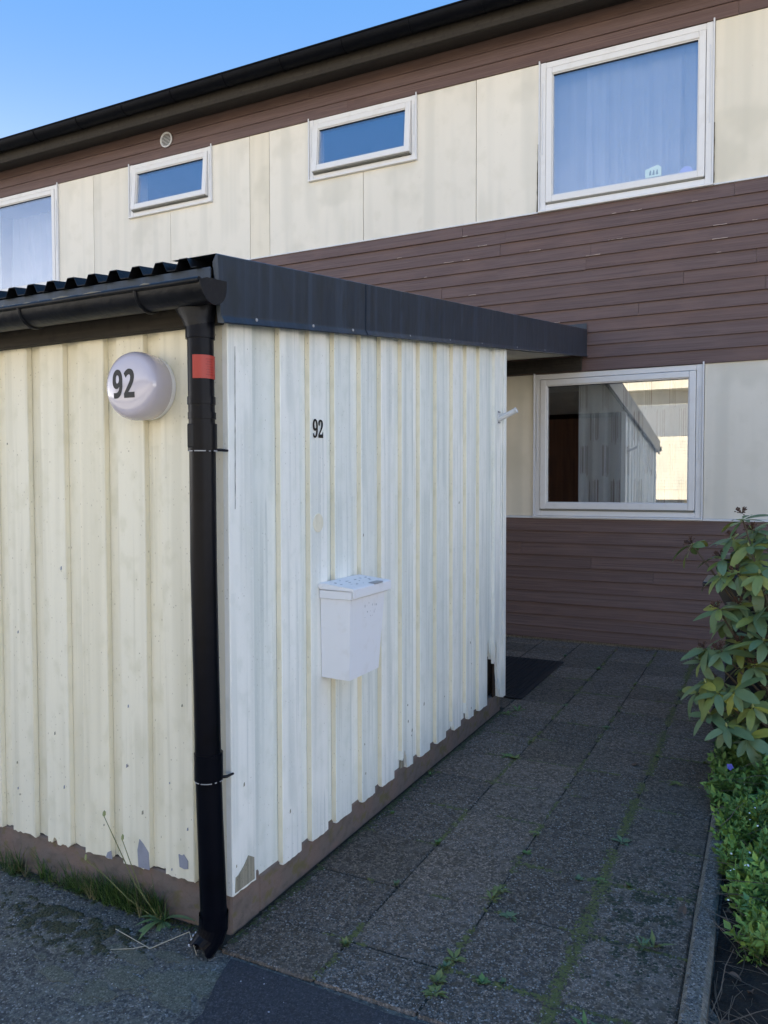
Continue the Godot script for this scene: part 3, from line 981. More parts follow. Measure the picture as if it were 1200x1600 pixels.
func shed():
	var s := thing("storage_shed", "cream board-and-batten storage shed with black sloping roof edge", "shed")
	# core walls, closed box
	var mb := MB.new()
	mb.box(Vector3(-2.75, -0.02, 5.115), Vector3(-0.048, 2.03, 5.147))
	mb.box(Vector3(-2.75, -0.02, 2.34), Vector3(-2.70, 2.1, 5.115))
	put("wall", mb, M.beam, s)
	mb = MB.new()
	mb.prism(PackedVector2Array([Vector2(-5.115, 0.0), Vector2(-2.36, 0.0), Vector2(-2.36, 2.36), Vector2(-5.115, 2.01)]), Vector3(-0.08, 0, 0), Vector3(0, 0, -1), Vector3.UP, Vector3.RIGHT, 0.032)
	put("wall", mb, M.rot, s)
	mb = MB.new()
	mb.box(Vector3(-2.70, -0.02, 2.335), Vector3(-0.026, 2.30, 2.36))
	put("wall", mb, M.room_dark, s)
	# plinth
	mb = MB.new()
	mb.box(Vector3(-2.75, -0.15, 5.02), Vector3(-0.018, 0.147, 5.178), 0.006)
	mb.box(Vector3(-2.75, -0.15, 2.345), Vector3(-0.0185, 0.124, 5.02), 0.006)
	put("plinth", mb, M.plinth, s)
	# side boards (x = 0), from the near corner to the porch
	var U := Vector3(0, 0, -1)
	var W := Vector3(1, 0, 0)
	var top := func(p: Vector3) -> float: return fascia_low(p.z) + 0.03
	var starts := [5.195, 4.900, 4.703, 4.519, 4.297, 4.108, 3.892, 3.682, 3.466, 3.237, 3.026, 2.806, 2.520]
	var widths := [0.131, 0.122, 0.120, 0.128, 0.120, 0.128, 0.124, 0.126, 0.128, 0.124, 0.126, 0.150, 0.110]
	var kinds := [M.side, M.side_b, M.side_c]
	for i in starts.size():
		var jag := []
		if i == 6: jag = [[0.0, 0.050, 0.095]]
		if i == 9: jag = [[0.0, 0.022, 0.05]]
		if i == 10: jag = [[0.0, 0.03, 0.10]]
		if i == 12: jag = [[0.0, 0.062, 0.46], [0.058, 0.072, 0.07], [0.09, 0.11, 0.05]]
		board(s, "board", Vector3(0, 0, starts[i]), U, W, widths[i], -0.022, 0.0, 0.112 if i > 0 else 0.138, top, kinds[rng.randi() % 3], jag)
		# edge of the board in cream, warm bounce light partly put into the colour
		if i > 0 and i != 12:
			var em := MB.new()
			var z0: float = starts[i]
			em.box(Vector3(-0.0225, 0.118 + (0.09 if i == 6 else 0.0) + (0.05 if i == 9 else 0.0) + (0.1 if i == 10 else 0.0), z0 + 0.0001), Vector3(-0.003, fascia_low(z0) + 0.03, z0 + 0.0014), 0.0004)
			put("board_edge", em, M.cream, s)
		# under-board in the groove
		if i < starts.size() - 1:
			var a: float = starts[i] - widths[i] + 0.02
			var b: float = starts[i + 1] - 0.02
			var under := []
			if i == 11: under = [[0.04, 0.18, 0.42]]
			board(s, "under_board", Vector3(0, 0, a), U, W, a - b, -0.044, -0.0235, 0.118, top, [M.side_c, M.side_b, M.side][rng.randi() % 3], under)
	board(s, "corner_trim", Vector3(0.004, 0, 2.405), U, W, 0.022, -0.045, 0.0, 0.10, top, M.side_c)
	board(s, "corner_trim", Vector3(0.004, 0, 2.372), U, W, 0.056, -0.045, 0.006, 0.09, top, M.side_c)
	# front boards (z = 5.195)
	U = Vector3(1, 0, 0)
	W = Vector3(0, 0, 1)
	var ftop := func(_p: Vector3) -> float: return 2.02
	var ends := [[-0.098, -0.0005], [-0.285, -0.159], [-0.480, -0.356], [-0.665, -0.540], [-0.860, -0.740], [-1.050, -0.927], [-1.24, -1.115], [-1.43, -1.305], [-1.62, -1.495], [-1.81, -1.685], [-2.0, -1.875], [-2.19, -2.065], [-2.38, -2.255], [-2.57, -2.445], [-2.75, -2.635]]
	kinds = [M.cream, M.cream_b, M.cream_c]
	for i in ends.size():
		var a: float = ends[i][0]
		var b: float = ends[i][1]
		var jag := []
		if i == 4: jag = [[0.03, 0.05, 0.02]]
		board(s, "board", Vector3(a, 0, 5.195), U, W, b - a, -0.022, -0.0002 if i == 0 else 0.0, 0.148 if i > 0 else 0.138, ftop, kinds[rng.randi() % 3], jag, 0.008)
		if i < ends.size() - 1:
			var c: float = ends[i + 1][1] - 0.02
			board(s, "under_board", Vector3(c, 0, 5.195), U, W, a + 0.02 - c, -0.046, -0.0235, 0.150, func(_p: Vector3) -> float: return 2.005, kinds[rng.randi() % 3], [], 0.008)
	# peeled paint
	patch(s, "peeled_patch", [[0.012, 0.0], [0.118, 0.0], [0.116, 0.075], [0.085, 0.094], [0.06, 0.07], [0.03, 0.052], [0.016, 0.05]], Vector3(0.0, 0.145, 5.195), Vector3(0, 0, -1), Vector3(1, 0, 0), M.bare, 0.0024)
	patch(s, "peeled_patch", [[0.0, 0.0], [0.05, 0.0], [0.046, 0.06], [0.024, 0.085], [0.006, 0.10], [-0.004, 0.06]], Vector3(-0.405, 0.148, 5.195), Vector3(1, 0, 0), Vector3(0, 0, 1), M.primer)
	patch(s, "peeled_patch", [[-0.002, 0.0], [0.018, -0.004], [0.034, 0.0], [0.034, 0.026], [0.016, 0.046], [0.008, 0.04], [-0.006, 0.042]], Vector3(-0.218, 0.19, 5.195), Vector3(1, 0, 0), Vector3(0, 0, 1), M.primer)
	patch(s, "peeled_patch", [[0, 0], [0.03, 0], [0.026, 0.03], [0.008, 0.02]], Vector3(-0.56, 0.148, 5.195), Vector3(1, 0, 0), Vector3(0, 0, 1), M.primer)
	for k in 34:     # nail heads and small flakes
		var on_front := k % 2 == 0
		var w := rf(0.0015, 0.004)
		var pts := [[-w, -w * 2], [w, -w], [w * 0.8, w * 2.5], [-w * 0.7, w * 1.5]]
		var yy := rf(0.17, 1.85) if k % 3 == 0 else rf(0.16, 0.5)
		if on_front:
			var e: Array = ends[1 + rng.randi() % 5]
			patch(s, "flake", pts, Vector3(rf(e[0] + 0.01, e[1] - 0.01), yy, 5.195), Vector3(1, 0, 0), Vector3(0, 0, 1), M.bare if k % 4 else M.primer, 0.0016)
		else:
			var j := rng.randi() % 12
			patch(s, "flake", pts, Vector3(0.0, yy, starts[j] - rf(0.01, widths[j] - 0.01)), Vector3(0, 0, -1), Vector3(1, 0, 0), M.bare if k % 4 else M.pebble, 0.0016)
	# long crack in the corner board
	var crack := []
	for k in 30:
		crack.append([0.030 + rf(-0.0008, 0.0008) + 0.006 * k / 30.0, k * 0.018])
	for k in 30:
		crack.append([0.0315 + rf(-0.0006, 0.0008) + 0.006 * (29 - k) / 30.0, (29 - k) * 0.018 + 0.002])
	patch(s, "crack", crack, Vector3(0, 1.40, 5.195), Vector3(0, 0, -1), Vector3(1, 0, 0), M.rot, 0.0012)
	patch(s, "rotten_wood", [[0.0, 0.0], [0.056, 0.0], [0.052, 0.10], [0.036, 0.16], [0.032, 0.26], [0.024, 0.20], [0.014, 0.30], [0.002, 0.14]], Vector3(-0.018, 0.12, 2.515), Vector3(0, 0, -1), Vector3(1, 0, 0), M.rot, 0.005)
	patch(s, "rotten_wood", [[0.0, 0.0], [0.030, 0.0], [0.026, 0.05], [0.014, 0.035], [0.006, 0.06]], Vector3(-0.018, 0.122, 3.888), Vector3(0, 0, -1), Vector3(1, 0, 0), M.bare, 0.008)
	# round blanking disc
	mb = MB.new()
	mb.lathe([Vector2(0.036, 0.0), Vector2(0.036, 0.002), Vector2(0.034, 0.003), Vector2(0.0, 0.003)], Vector3(0.0, 1.333, 4.652), 28, Basis(Vector3(0, 0, 1), -PI / 2))
	put("blanking_disc", mb, M.cream_b, s)
	# black sheet-metal fascia in three lengths
	var cuts := [5.293, 4.333, 2.46, 0.012]
	for i in 3:
		mb = MB.new()
		var a: float = cuts[i]
		var b: float = cuts[i + 1] + 0.0035
		var seam: float = [0.0, 0.0035, 0.001][i]
		var sec := func(z: float) -> Array:
			var lo := fascia_low(z)
			var hi := fascia_top(z)
			var lean := 0.020 if z > 5.2 else 0.0
			return [Vector3(-0.14, hi + 0.004, z), Vector3(0.036, hi + 0.004, z), Vector3(0.042 + seam, hi, z), Vector3(0.040 + seam, lo + 0.028, z - lean * 0.7), Vector3(0.041 + seam, lo + 0.022, z - lean * 0.8), Vector3(0.050 + seam, lo + 0.004, z - lean), Vector3(0.048, lo, z - lean), Vector3(0.024, lo + 0.004, z - lean), Vector3(0.022, hi - 0.02, z)]
		var A: Array = sec.call(a)
		var B: Array = sec.call(b)
		for q in 8:
			mb.quad(A[q], A[q + 1], B[q + 1], B[q])
		for e in [[A, 1.0], [B, -1.0]]:
			var P: Array = e[0]
			var order := [[1, 2, 8], [2, 3, 8], [3, 7, 8], [3, 4, 7], [4, 5, 7], [5, 6, 7]]
			for t in order:
				mb.tri(P[t[0]], P[t[2]], P[t[1]])
		put("fascia", mb, M.fascia, s)
	for z in [5.1, 4.75, 4.45, 3.9, 3.4, 2.9, 2.2, 1.5]:
		mb = MB.new()
		mb.lathe([Vector2(0.006, 0.0), Vector2(0.005, 0.003), Vector2(0.0, 0.004)], Vector3(0.044, fascia_low(z) + 0.018, z), 8, Basis(Vector3(0, 0, 1), -PI / 2))
		put("screw", mb, M.steel, s)
	# corrugated sheet
	mb = MB.new()
	var pitch := 0.0965
	var prof := []
	var x := -0.02
	while x > -2.9:
		prof.append(Vector2(x, 0.0)); prof.append(Vector2(x - 0.020, 0.0)); prof.append(Vector2(x - 0.036, 0.030)); prof.append(Vector2(x - 0.066, 0.030)); prof.append(Vector2(x - 0.082, 0.0))
		x -= pitch
	for i in prof.size() - 1:
		var p0: Vector2 = prof[i]
		var p1: Vector2 = prof[i + 1]
		var zf := 5.318
		var zr := 0.02
		var y0 := 2.142
		var y1 := 2.142 + 0.1345 * (zf - zr)
		mb.quad(Vector3(p1.x, y0 + p1.y, zf), Vector3(p0.x, y0 + p0.y, zf), Vector3(p0.x, y1 + p0.y, zr), Vector3(p1.x, y1 + p1.y, zr))
		mb.quad(Vector3(p0.x, y0 + p0.y - 0.002, zf), Vector3(p1.x, y0 + p1.y - 0.002, zf), Vector3(p1.x, y1 + p1.y - 0.002, zr), Vector3(p0.x, y1 + p0.y - 0.002, zr))
		mb.quad(Vector3(p1.x, y0 + p1.y - 0.002, zf), Vector3(p0.x, y0 + p0.y - 0.002, zf), Vector3(p0.x, y0 + p0.y, zf), Vector3(p1.x, y0 + p1.y, zf))
	put("corrugated_sheet", mb, M.black, s)
	# dark foam closing the waves, eave strip, timber edge
	mb = MB.new()
	mb.prism(PackedVector2Array([Vector2(-5.29, 2.12), Vector2(-0.02, 2.828), Vector2(-0.02, 2.838), Vector2(-5.29, 2.14)]), Vector3(-2.88, 0, 0), Vector3(0, 0, -1), Vector3.UP, Vector3.RIGHT, 2.885)
	put("roof_deck", mb, M.beam, s)
	boxp("eave_strip", Vector3(-2.9, 2.075, 5.294), Vector3(0.018, 2.141, 5.299), M.fascia, s, 0.001)
	boxp("eave_board", Vector3(-2.9, 1.985, 5.20), Vector3(-0.005, 2.125, 5.240), M.beam, s, 0.004)
	# porch soffit
	mb = MB.new()
	mb.prism(PackedVector2Array([Vector2(-2.36, fascia_low(2.36) + 0.018), Vector2(-0.035, fascia_low(0.035) + 0.018), Vector2(-0.035, fascia_low(0.035) + 0.035), Vector2(-2.36, fascia_low(2.36) + 0.035)]), Vector3(-2.7, 0, 0), Vector3(0, 0, -1), Vector3.UP, Vector3.RIGHT, 2.70)
	put("soffit", mb, M.panel_c, s)
	mb = MB.new()
	mb.prism(PackedVector2Array([Vector2(-2.34, fascia_low(2.34) + 0.002), Vector2(-0.035, fascia_low(0.035) + 0.002), Vector2(-0.035, fascia_low(0.035) + 0.030), Vector2(-2.34, fascia_low(2.34) + 0.030)]), Vector3(0.004, 0, 0), Vector3(0, 0, -1), Vector3.UP, Vector3.RIGHT, 0.015)
	put("edge_strip", mb, M.worn_trim, s)
	boxp("shade_band", Vector3(-2.7, 2.516, 0.016), Vector3(0.0, 2.64, 0.05), M.beam, s, 0.004)  # added dark band standing in for the shade under the canopy
	boxp("wall_flashing", Vector3(-2.7, 2.875, 0.016), Vector3(0.038, 2.942, 0.020), M.fascia, s, 0.001)
	# gutter with hooks, end cap, funnel
	var g := half_gutter(s, "gutter", Vector3(-2.95, 2.078, 5.330), 3.0, 0.058, M.black)
	mb = MB.new()
	var cap := PackedVector2Array()
	for i in 15:
		var a := PI * i / 14.0
		cap.append(Vector2(cos(a) * 0.062, -sin(a) * 0.062))
	cap.append(Vector2(-0.062, 0.02)); cap.append(Vector2(0.03, 0.012))
	mb.prism(cap, Vector3(3.0, 0, 0), Vector3.BACK, Vector3.UP, Vector3.RIGHT, 0.006)
	put("end_cap", mb, M.black, g)
	for xx in [-0.20, -0.72, -1.3, -1.9, -2.5]:
		mb = MB.new()
		var pts := []
		var rr := []
		for i in 11:
			var a := PI * i / 10.0
			pts.append(Vector3(0, -sin(a) * 0.060, cos(a) * 0.060))
			rr.append(0.006)
		mb.tube(pts, rr, 6)
		var b := put("gutter_hook", mb, M.black, g)
		b.position = Vector3(xx + 2.95, 0, 0)
	for k in 60:       # lichen along the rim
		mb = MB.new()
		var L := rf(0.008, 0.05)
		mb.tube([Vector3(-L, 0, 0), Vector3(0, 0.001, 0), Vector3(L, 0, 0)], [0.001, rf(0.003, 0.0055), 0.001], 6)
		var b := put("lichen", mb, M.lichen, g)
		b.position = Vector3(2.95 - 1.25 * sqrt(rf(0.0, 1.0)) * 0.95 - 0.03, rf(0.004, 0.0075), 0.058 + rf(-0.004, 0.005))
	# downpipe
	var d := Node3D.new()
	d.name = "downpipe"
	s.add_child(d, true)
	d.position = Vector3(-0.03, 0, 5.262)
	mb = MB.new()
	var pts := [Vector3(-0.024, 1.985, 0), Vector3(-0.022, 1.75, 0), Vector3(-0.019, 1.60, 0), Vector3(-0.018, 1.25, 0.002), Vector3(-0.014, 0.9, 0.0), Vector3(-0.010, 0.62, 0), Vector3(-0.004, 0.45, 0.002), Vector3(0.004, 0.27, 0.003), Vector3(0.010, 0.105, 0.004)]
	mb.tube(pts, [0.041, 0.041, 0.041, 0.0415, 0.041, 0.0415, 0.0415, 0.042, 0.042], 28)
	put("pipe", mb, M.pipe, d)
	mb = MB.new()
	mb.tube([Vector3(-0.030, 2.07, 0.012), Vector3(-0.030, 2.045, 0.010), Vector3(-0.027, 2.0, 0.003), Vector3(-0.025, 1.975, 0.0)], [0.080, 0.076, 0.052, 0.046], 24, false)
	put("funnel", mb, M.black, d)
	for a in [[1.962, 0.0455, -0.024, 0.028], [1.742, 0.0438, -0.0215, 0.012], [1.695, 0.0438, -0.020, 0.01]]:
		mb = MB.new()
		mb.tube([Vector3(a[2], a[0] - a[3], 0), Vector3(a[2], a[0] + a[3], 0)], [a[1], a[1]], 28)
		put("joint", mb, M.pipe, d)
	# worn paint on the upper joint, seen as pale dashes
	for a in [[-0.7, 0.25], [0.35, 1.35]]:
		arc_patch(d, "scraped_line", Vector3(-0.024, 1.938, 0), 0.0440, a[0] + 0.35, a[1] + 0.35, 0.006, M.pebble)
	for y in [1.585, 0.545]:
		mb = MB.new()
		var cx := -0.019 if y > 1 else -0.008
		mb.tube([Vector3(cx, y, 0), Vector3(cx, y + 0.085, 0)], [0.0455, 0.0455], 28)
		put("clamp", mb, M.pipe, d)
		for e in [[-0.5, 0.0], [0.12, 0.9], [1.1, 1.25], [1.5, 2.0]]:
			arc_patch(d, "scraped_line", Vector3(cx, y - 0.002, 0), 0.0458, e[0], e[1], rf(0.002, 0.004), M.steel)
		mb = MB.new()
		mb.tube([Vector3(cx + 0.034, y + 0.004, -0.020), Vector3(cx + 0.046, y + 0.004, -0.034), Vector3(cx + 0.047, y + 0.003, -0.064)], [0.005, 0.005, 0.004], 8)
		put("clamp_screw", mb, M.black, d)
	boxp("clamp_latch", Vector3(-0.042, 1.595, 0.032), Vector3(-0.016, 1.668, 0.047), M.black, d, 0.003)
	arc_patch(d, "sticker", Vector3(-0.0235, 1.808, 0), 0.0432, 0.10, 2.25, 0.072, M.sticker)
	for k in 7:
		arc_patch(d, "sticker_print", Vector3(-0.0235, 1.818 + k * 0.008, 0), 0.0436, 1.05 + 0.1 * (k % 2), 1.75 - 0.08 * (k % 3), 0.003, M.sticker_print)
	# shoe: an open, battered end
	mb = MB.new()
	var ring0 := []
	var path := [[Vector3(0.010, 0.118, 0.004), 0.047], [Vector3(0.010, 0.075, 0.006), 0.047], [Vector3(0.005, 0.044, 0.016), 0.046], [Vector3(-0.010, 0.016, 0.038), 0.045]]
	var rings := []
	for i in path.size():
		var t := float(i) / 3.0
		var ax := Vector3(-0.4 * t, -1.0, 0.7 * t).normalized()
		var sd := Vector3(1, 0, 0)
		sd = (sd - ax * sd.dot(ax)).normalized()
		var ot := ax.cross(sd)
		var r := []
		for k in 24:
			var a := TAU * k / 24
			var extra := 0.0
			if i == 3:
				extra = 0.012 * sin(a * 3.0 + 1.0) + rf(-0.006, 0.006) + (0.028 if absf(a - 3.6) < 0.5 else 0.0)
			r.append(path[i][0] + (sd * cos(a) + ot * sin(a)) * path[i][1] + ax * extra)
		rings.append(r)
	for i in 3:
		for k in 24:
			var k2 := (k + 1) % 24
			mb.quad(rings[i][k], rings[i + 1][k], rings[i + 1][k2], rings[i][k2])
			var cc: Vector3 = path[i][0]
			var ce: Vector3 = path[i + 1][0]
			mb.quad(cc + (rings[i][k] - cc) * 0.95, cc + (rings[i][k2] - cc) * 0.95, ce + (rings[i + 1][k2] - ce) * 0.95, ce + (rings[i + 1][k] - ce) * 0.95)
	put("shoe", mb, M.pipe, d)
	mb = MB.new()
	for k in 40:
		var a := rf(2.2, 5.4)
		var k1 := int(a / TAU * 24) % 24
		var p: Vector3 = rings[3][k1].lerp(rings[2][k1], rf(0.0, 0.9)) * 1.0
		var cdir: Vector3 = (p - Vector3(0, 0.03, 0.025))
		p = Vector3(0, 0.03, 0.025) + cdir * rf(0.93, 1.02)
		var w := rf(0.002, 0.005)
		mb.box(p - Vector3(w, w, w * 0.6), p + Vector3(w, w, w * 0.6), w * 0.4)
	put("corroded_flakes", mb, M.scuff, d)

func arc_patch(parent: Node3D, called: String, at: Vector3, r: float, a0: float, a1: float, h: float, m: Material):
	var mb := MB.new()
	var n := 14
	for i in n:
		var p := a0 + (a1 - a0) * i / n
		var q := a0 + (a1 - a0) * (i + 1) / n
		var d0 := Vector3(sin(p), 0, cos(p))
		var d1 := Vector3(sin(q), 0, cos(q))
		var e := r + 0.0009
		mb.quad_n(at + d0 * e, at + d1 * e, at + d1 * e + Vector3(0, h, 0), at + d0 * e + Vector3(0, h, 0), d0, d1, d1, d0)
		mb.quad(at + d0 * r, at + d1 * r, at + d1 * e, at + d0 * e)
		mb.quad(at + d0 * e + Vector3(0, h, 0), at + d1 * e + Vector3(0, h, 0), at + d1 * r + Vector3(0, h, 0), at + d0 * r + Vector3(0, h, 0))
	return put(called, mb, m, parent)

# ------------------------------------------------------------------ the sunlit house across the road, seen only in the glass
func house_opposite():
	var h := thing("terraced_house", "sunlit white house across the yard, mirrored in the lower window", "house", Vector3(0, 0, 27))
	boxp("wall", Vector3(-30, 0, 0), Vector3(22, 5.6, 8), M.opp_white, h)
	for k in 17:
		boxp("board", Vector3(-30, 1.45 + k * 0.125, -0.03), Vector3(22, 1.45 + k * 0.125 + 0.118, -0.002), M.opp_white, h, 0.004)
	boxp("roof", Vector3(-31, 5.55, -0.9), Vector3(23, 5.95, 9), M.opp_white, h)
	boxp("roof_edge", Vector3(-31, 5.951, -0.95), Vector3(23, 6.05, 9.1), M.roof_felt, h)
	for k in 14:
		var x := -29.0 + k * 3.6
		boxp("window", Vector3(x, 3.68, -0.02), Vector3(x + 2.4, 5.0, -0.001), M.opp_grey, h)
		boxp("post", Vector3(x - 0.55, 3.6, -0.12), Vector3(x - 0.25, 5.0, -0.002), M.opp_white, h)
		boxp("canopy", Vector3(x, 1.05, -1.4), Vector3(x + 3.2, 1.30, -0.031), M.opp_white, h)
		boxp("ground_window", Vector3(x + 0.3, 0.1, -0.02), Vector3(x + 2.2, 1.0, -0.001), M.opp_grey, h)

# ------------------------------------------------------------------ things on the shed
func letterbox():
	var b := thing("letterbox", "white metal letterbox with sloping lid hung on the shed side", "letterbox", Vector3(0, 0.73, 4.49))
	# tapered body
	var mb := MB.new()
	var lo := [Vector3(0.002, 0.004, 0.143), Vector3(0.123, 0.0, 0.141), Vector3(0.123, 0.0, -0.104), Vector3(0.002, 0.004, -0.104)]
	var hi := [Vector3(0.002, 0.315, 0.150), Vector3(0.134, 0.315, 0.150), Vector3(0.134, 0.315, -0.140), Vector3(0.002, 0.315, -0.140)]
	for i in 4:
		var j := (i + 1) % 4
		mb.quad_out(lo[i], lo[j], hi[j], hi[i], Vector3(0.06, 0.15, 0))
	mb.quad_out(lo[0], lo[1], lo[2], lo[3], Vector3(0.06, 0.15, 0))
	mb.quad_out(hi[0], hi[1], hi[2], hi[3], Vector3(0.06, 0.15, 0))
	put("body", mb, M.letterbox, b)
	boxp("rim", Vector3(0.001, 0.312, -0.150), Vector3(0.146, 0.345, 0.160), M.letterbox, b, 0.003)
	# lid: thin sloping plate with turned-down front edge
	mb = MB.new()
	mb.prism(PackedVector2Array([Vector2(0.004, 0.349), Vector2(0.150, 0.347), Vector2(0.152, 0.321), Vector2(0.156, 0.321), Vector2(0.157, 0.353), Vector2(0.152, 0.357), Vector2(0.006, 0.372), Vector2(0.0025, 0.366)]), Vector3(0, 0, -0.154), Vector3.RIGHT, Vector3.UP, Vector3.BACK, 0.318)
	put("lid", mb, M.letterbox, b)
	mb = MB.new()
	mb.tube([Vector3(0.010, 0.362, -0.156), Vector3(0.010, 0.362, 0.167)], [0.009, 0.009], 10)
	put("hinge", mb, M.letterbox, b)
	boxp("handle", Vector3(0.128, 0.3555, -0.075), Vector3(0.160, 0.362, -0.005), M.steel, b, 0.002)
	for k in 14:
		var w := rf(0.001, 0.004)
		var pl := PackedVector2Array()
		for q in 6:
			pl.append(Vector2(cos(TAU * q / 6) * w * rf(0.4, 1.0), sin(TAU * q / 6) * w * rf(0.5, 2.2)))
		mb = MB.new()
		var yy := rf(0.225, 0.29)
		var xx: float = lerpf(0.123, 0.134, yy / 0.315)
		mb.prism(pl, Vector3(xx, yy, rf(-0.07, 0.05)), Vector3(0, 0, -1), Vector3(0.035, 1, 0), Vector3(1, 0, 0), 0.0006)
		put("glue_mark", mb, M.scuff, b)
	for k in 18:
		var w := rf(0.002, 0.008)
		var pl := PackedVector2Array()
		for q in 7:
			pl.append(Vector2(cos(TAU * q / 7) * w * rf(0.3, 1.0), sin(TAU * q / 7) * w * 2.0 * rf(0.4, 1.0)))
		mb = MB.new()
		var xx := rf(0.03, 0.12)
		mb.prism(pl, Vector3(xx, 0.372 - (xx - 0.006) * 0.1027, rf(-0.12, 0.12)), Vector3(1, -0.1027, 0), Vector3(0, 0, 1), Vector3(0.1, 1, 0), 0.0005)
		put("scuff", mb, M.scuff, b)

func wall_lamp():
	var c := Vector3(-0.318, 1.803, 5.1955)
	var l := thing("wall_lamp", "round opal wall lamp with black number 92, unlit", "lamp", c)
	var mb := MB.new()
	mb.lathe([Vector2(0.105, 0.0), Vector2(0.108, 0.012), Vector2(0.107, 0.02)], Vector3.ZERO, 48, Basis(Vector3.RIGHT, PI / 2))
	mb.lathe([Vector2(0.0, 0.0), Vector2(0.105, 0.0)], Vector3.ZERO, 48, Basis(Vector3.RIGHT, -PI / 2))
	put("base", mb, M.letterbox, l)
	var prof := []
	for p in [[0.117, 0.018], [0.1222, 0.04], [0.1242, 0.062], [0.1238, 0.085], [0.1205, 0.102], [0.1145, 0.1145], [0.106, 0.1225], [0.095, 0.1275], [0.080, 0.131], [0.060, 0.1335], [0.034, 0.135], [0.0, 0.1355]]:
		prof.append(Vector2(p[0] * 0.905, p[1] * 0.86))
	mb = MB.new()
	mb.lathe(prof, Vector3.ZERO, 64, Basis(Vector3.RIGHT, PI / 2))
	put("shade", mb, M.opal, l)
	# lettering follows the dome
	var face := func(x: float, y: float) -> float:
		var r := sqrt(x * x + y * y)
		for i in range(prof.size() - 1, 0, -1):
			if r <= prof[i - 1].x and r >= prof[i].x:
				return lerpf(prof[i].y, prof[i - 1].y, (r - prof[i].x) / maxf(1e-5, prof[i - 1].x - prof[i].x))
		return 0.12
	var num := digits("92", "Droid Sans", 0.0102, 0.72, true, 0.094)
	bend(num, func(p: Vector3) -> Vector3: return Vector3(p.x - 0.012, p.y + 0.004, face.call(p.x - 0.012, p.y + 0.004) + 0.0006 + p.z))
	put_mesh("number", num, M.ink, l)

func digits(text: String, font: String, _px: float, narrow: float, bold := false, h := 0.1) -> ArrayMesh:
	var f := SystemFont.new()
	f.font_names = PackedStringArray([font])
	var fv := FontVariation.new()
	fv.base_font = f
	if bold:
		f.font_weight = 700
		fv.variation_embolden = 0.4
	var tm := TextMesh.new()
	tm.text = text
	tm.font = fv
	tm.font_size = 64
	tm.pixel_size = 0.01
	tm.depth = 0.0
	tm.curve_step = 0.5
	var arr := tm.get_mesh_arrays()
	var vs: PackedVector3Array = arr[Mesh.ARRAY_VERTEX]
	var lo := Vector3(1e9, 1e9, 0)
	var hi := -lo
	for p in vs:
		lo = lo.min(p)
		hi = hi.max(p)
	var k := h / (hi.y - lo.y)
	for i in vs.size():
		var p := vs[i] - (lo + hi) * 0.5
		vs[i] = Vector3(p.x * k * narrow, p.y * k, 0)
	arr[Mesh.ARRAY_VERTEX] = vs
	var out := []
	out.resize(Mesh.ARRAY_MAX)
	for q in [Mesh.ARRAY_VERTEX, Mesh.ARRAY_NORMAL, Mesh.ARRAY_INDEX]:
		out[q] = arr[q]
	var am := ArrayMesh.new()
	am.add_surface_from_arrays(Mesh.PRIMITIVE_TRIANGLES, out)
	return am

func bend(am: ArrayMesh, f: Callable):
	var arr := am.surface_get_arrays(0)
	var vs: PackedVector3Array = arr[Mesh.ARRAY_VERTEX]
	for i in vs.size():
		vs[i] = f.call(vs[i])
	arr[Mesh.ARRAY_VERTEX] = vs
	am.clear_surfaces()
	am.add_surface_from_arrays(Mesh.PRIMITIVE_TRIANGLES, arr)

func house_number():
	var am := digits("92", "Droid Serif", 0.006, 0.76, true, 0.072)
	bend(am, func(p: Vector3) -> Vector3: return Vector3(0.0012, p.y, -p.x))
	var o := put_mesh("house_number", am, M.ink)
	o.position = Vector3(0.0012, 1.692, 4.652)
	tag(o, "small black 92 painted on the shed side above the letterbox", "house number")

func flag_holder():
	var f := thing("flag_holder", "small white flagpole bracket screwed to the shed end", "flag holder", Vector3(0.001, 1.86, 2.46))
	boxp("plate", Vector3(0, 0, -0.022), Vector3(0.005, 0.085, 0.022), M.alu, f, 0.001)
	var mb := MB.new()
	mb.tube([Vector3(0.004, 0.030, 0), Vector3(0.115, 0.082, 0.0)], [0.016, 0.017], 16)
	put("tube", mb, M.alu, f)
	mb = MB.new()
	mb.tube([Vector3(0.112, 0.0805, 0), Vector3(0.120, 0.0843, 0.0)], [0.019, 0.019], 16)
	put("rim", mb, M.alu, f)
	for a in [[0.010, -0.013], [0.010, 0.013], [0.076, -0.013], [0.076, 0.013]]:
		mb = MB.new()
		mb.lathe([Vector2(0.005, 0.0), Vector2(0.004, 0.003), Vector2(0.0, 0.0035)], Vector3(0.005, a[0], a[1]), 8, Basis(Vector3(0, 0, 1), -PI / 2))
		put("screw", mb, M.gasket, f)

func door_mat():
	var m := thing("door_mat", "black studded rubber mat lying at the porch", "mat", Vector3(-0.42, 0.004, 1.47))
	var w := 0.47
	var d := 0.61
	boxp("sheet", Vector3(-w, 0.0, -d), Vector3(w, 0.010, d), M.rubber, m, 0.004)
	var mb := MB.new()
	for i in 26:
		for j in 34:
			var x := -w + 0.04 + i * (2 * w - 0.08) / 25.0
			var z := -d + 0.04 + j * (2 * d - 0.08) / 33.0
			mb.box(Vector3(x - 0.010, 0.010, z - 0.011), Vector3(x + 0.010, 0.016, z + 0.011), 0.003)
	var st := put("studs", mb, M.rubber, m)
	st.set_meta("kind", "stuff")

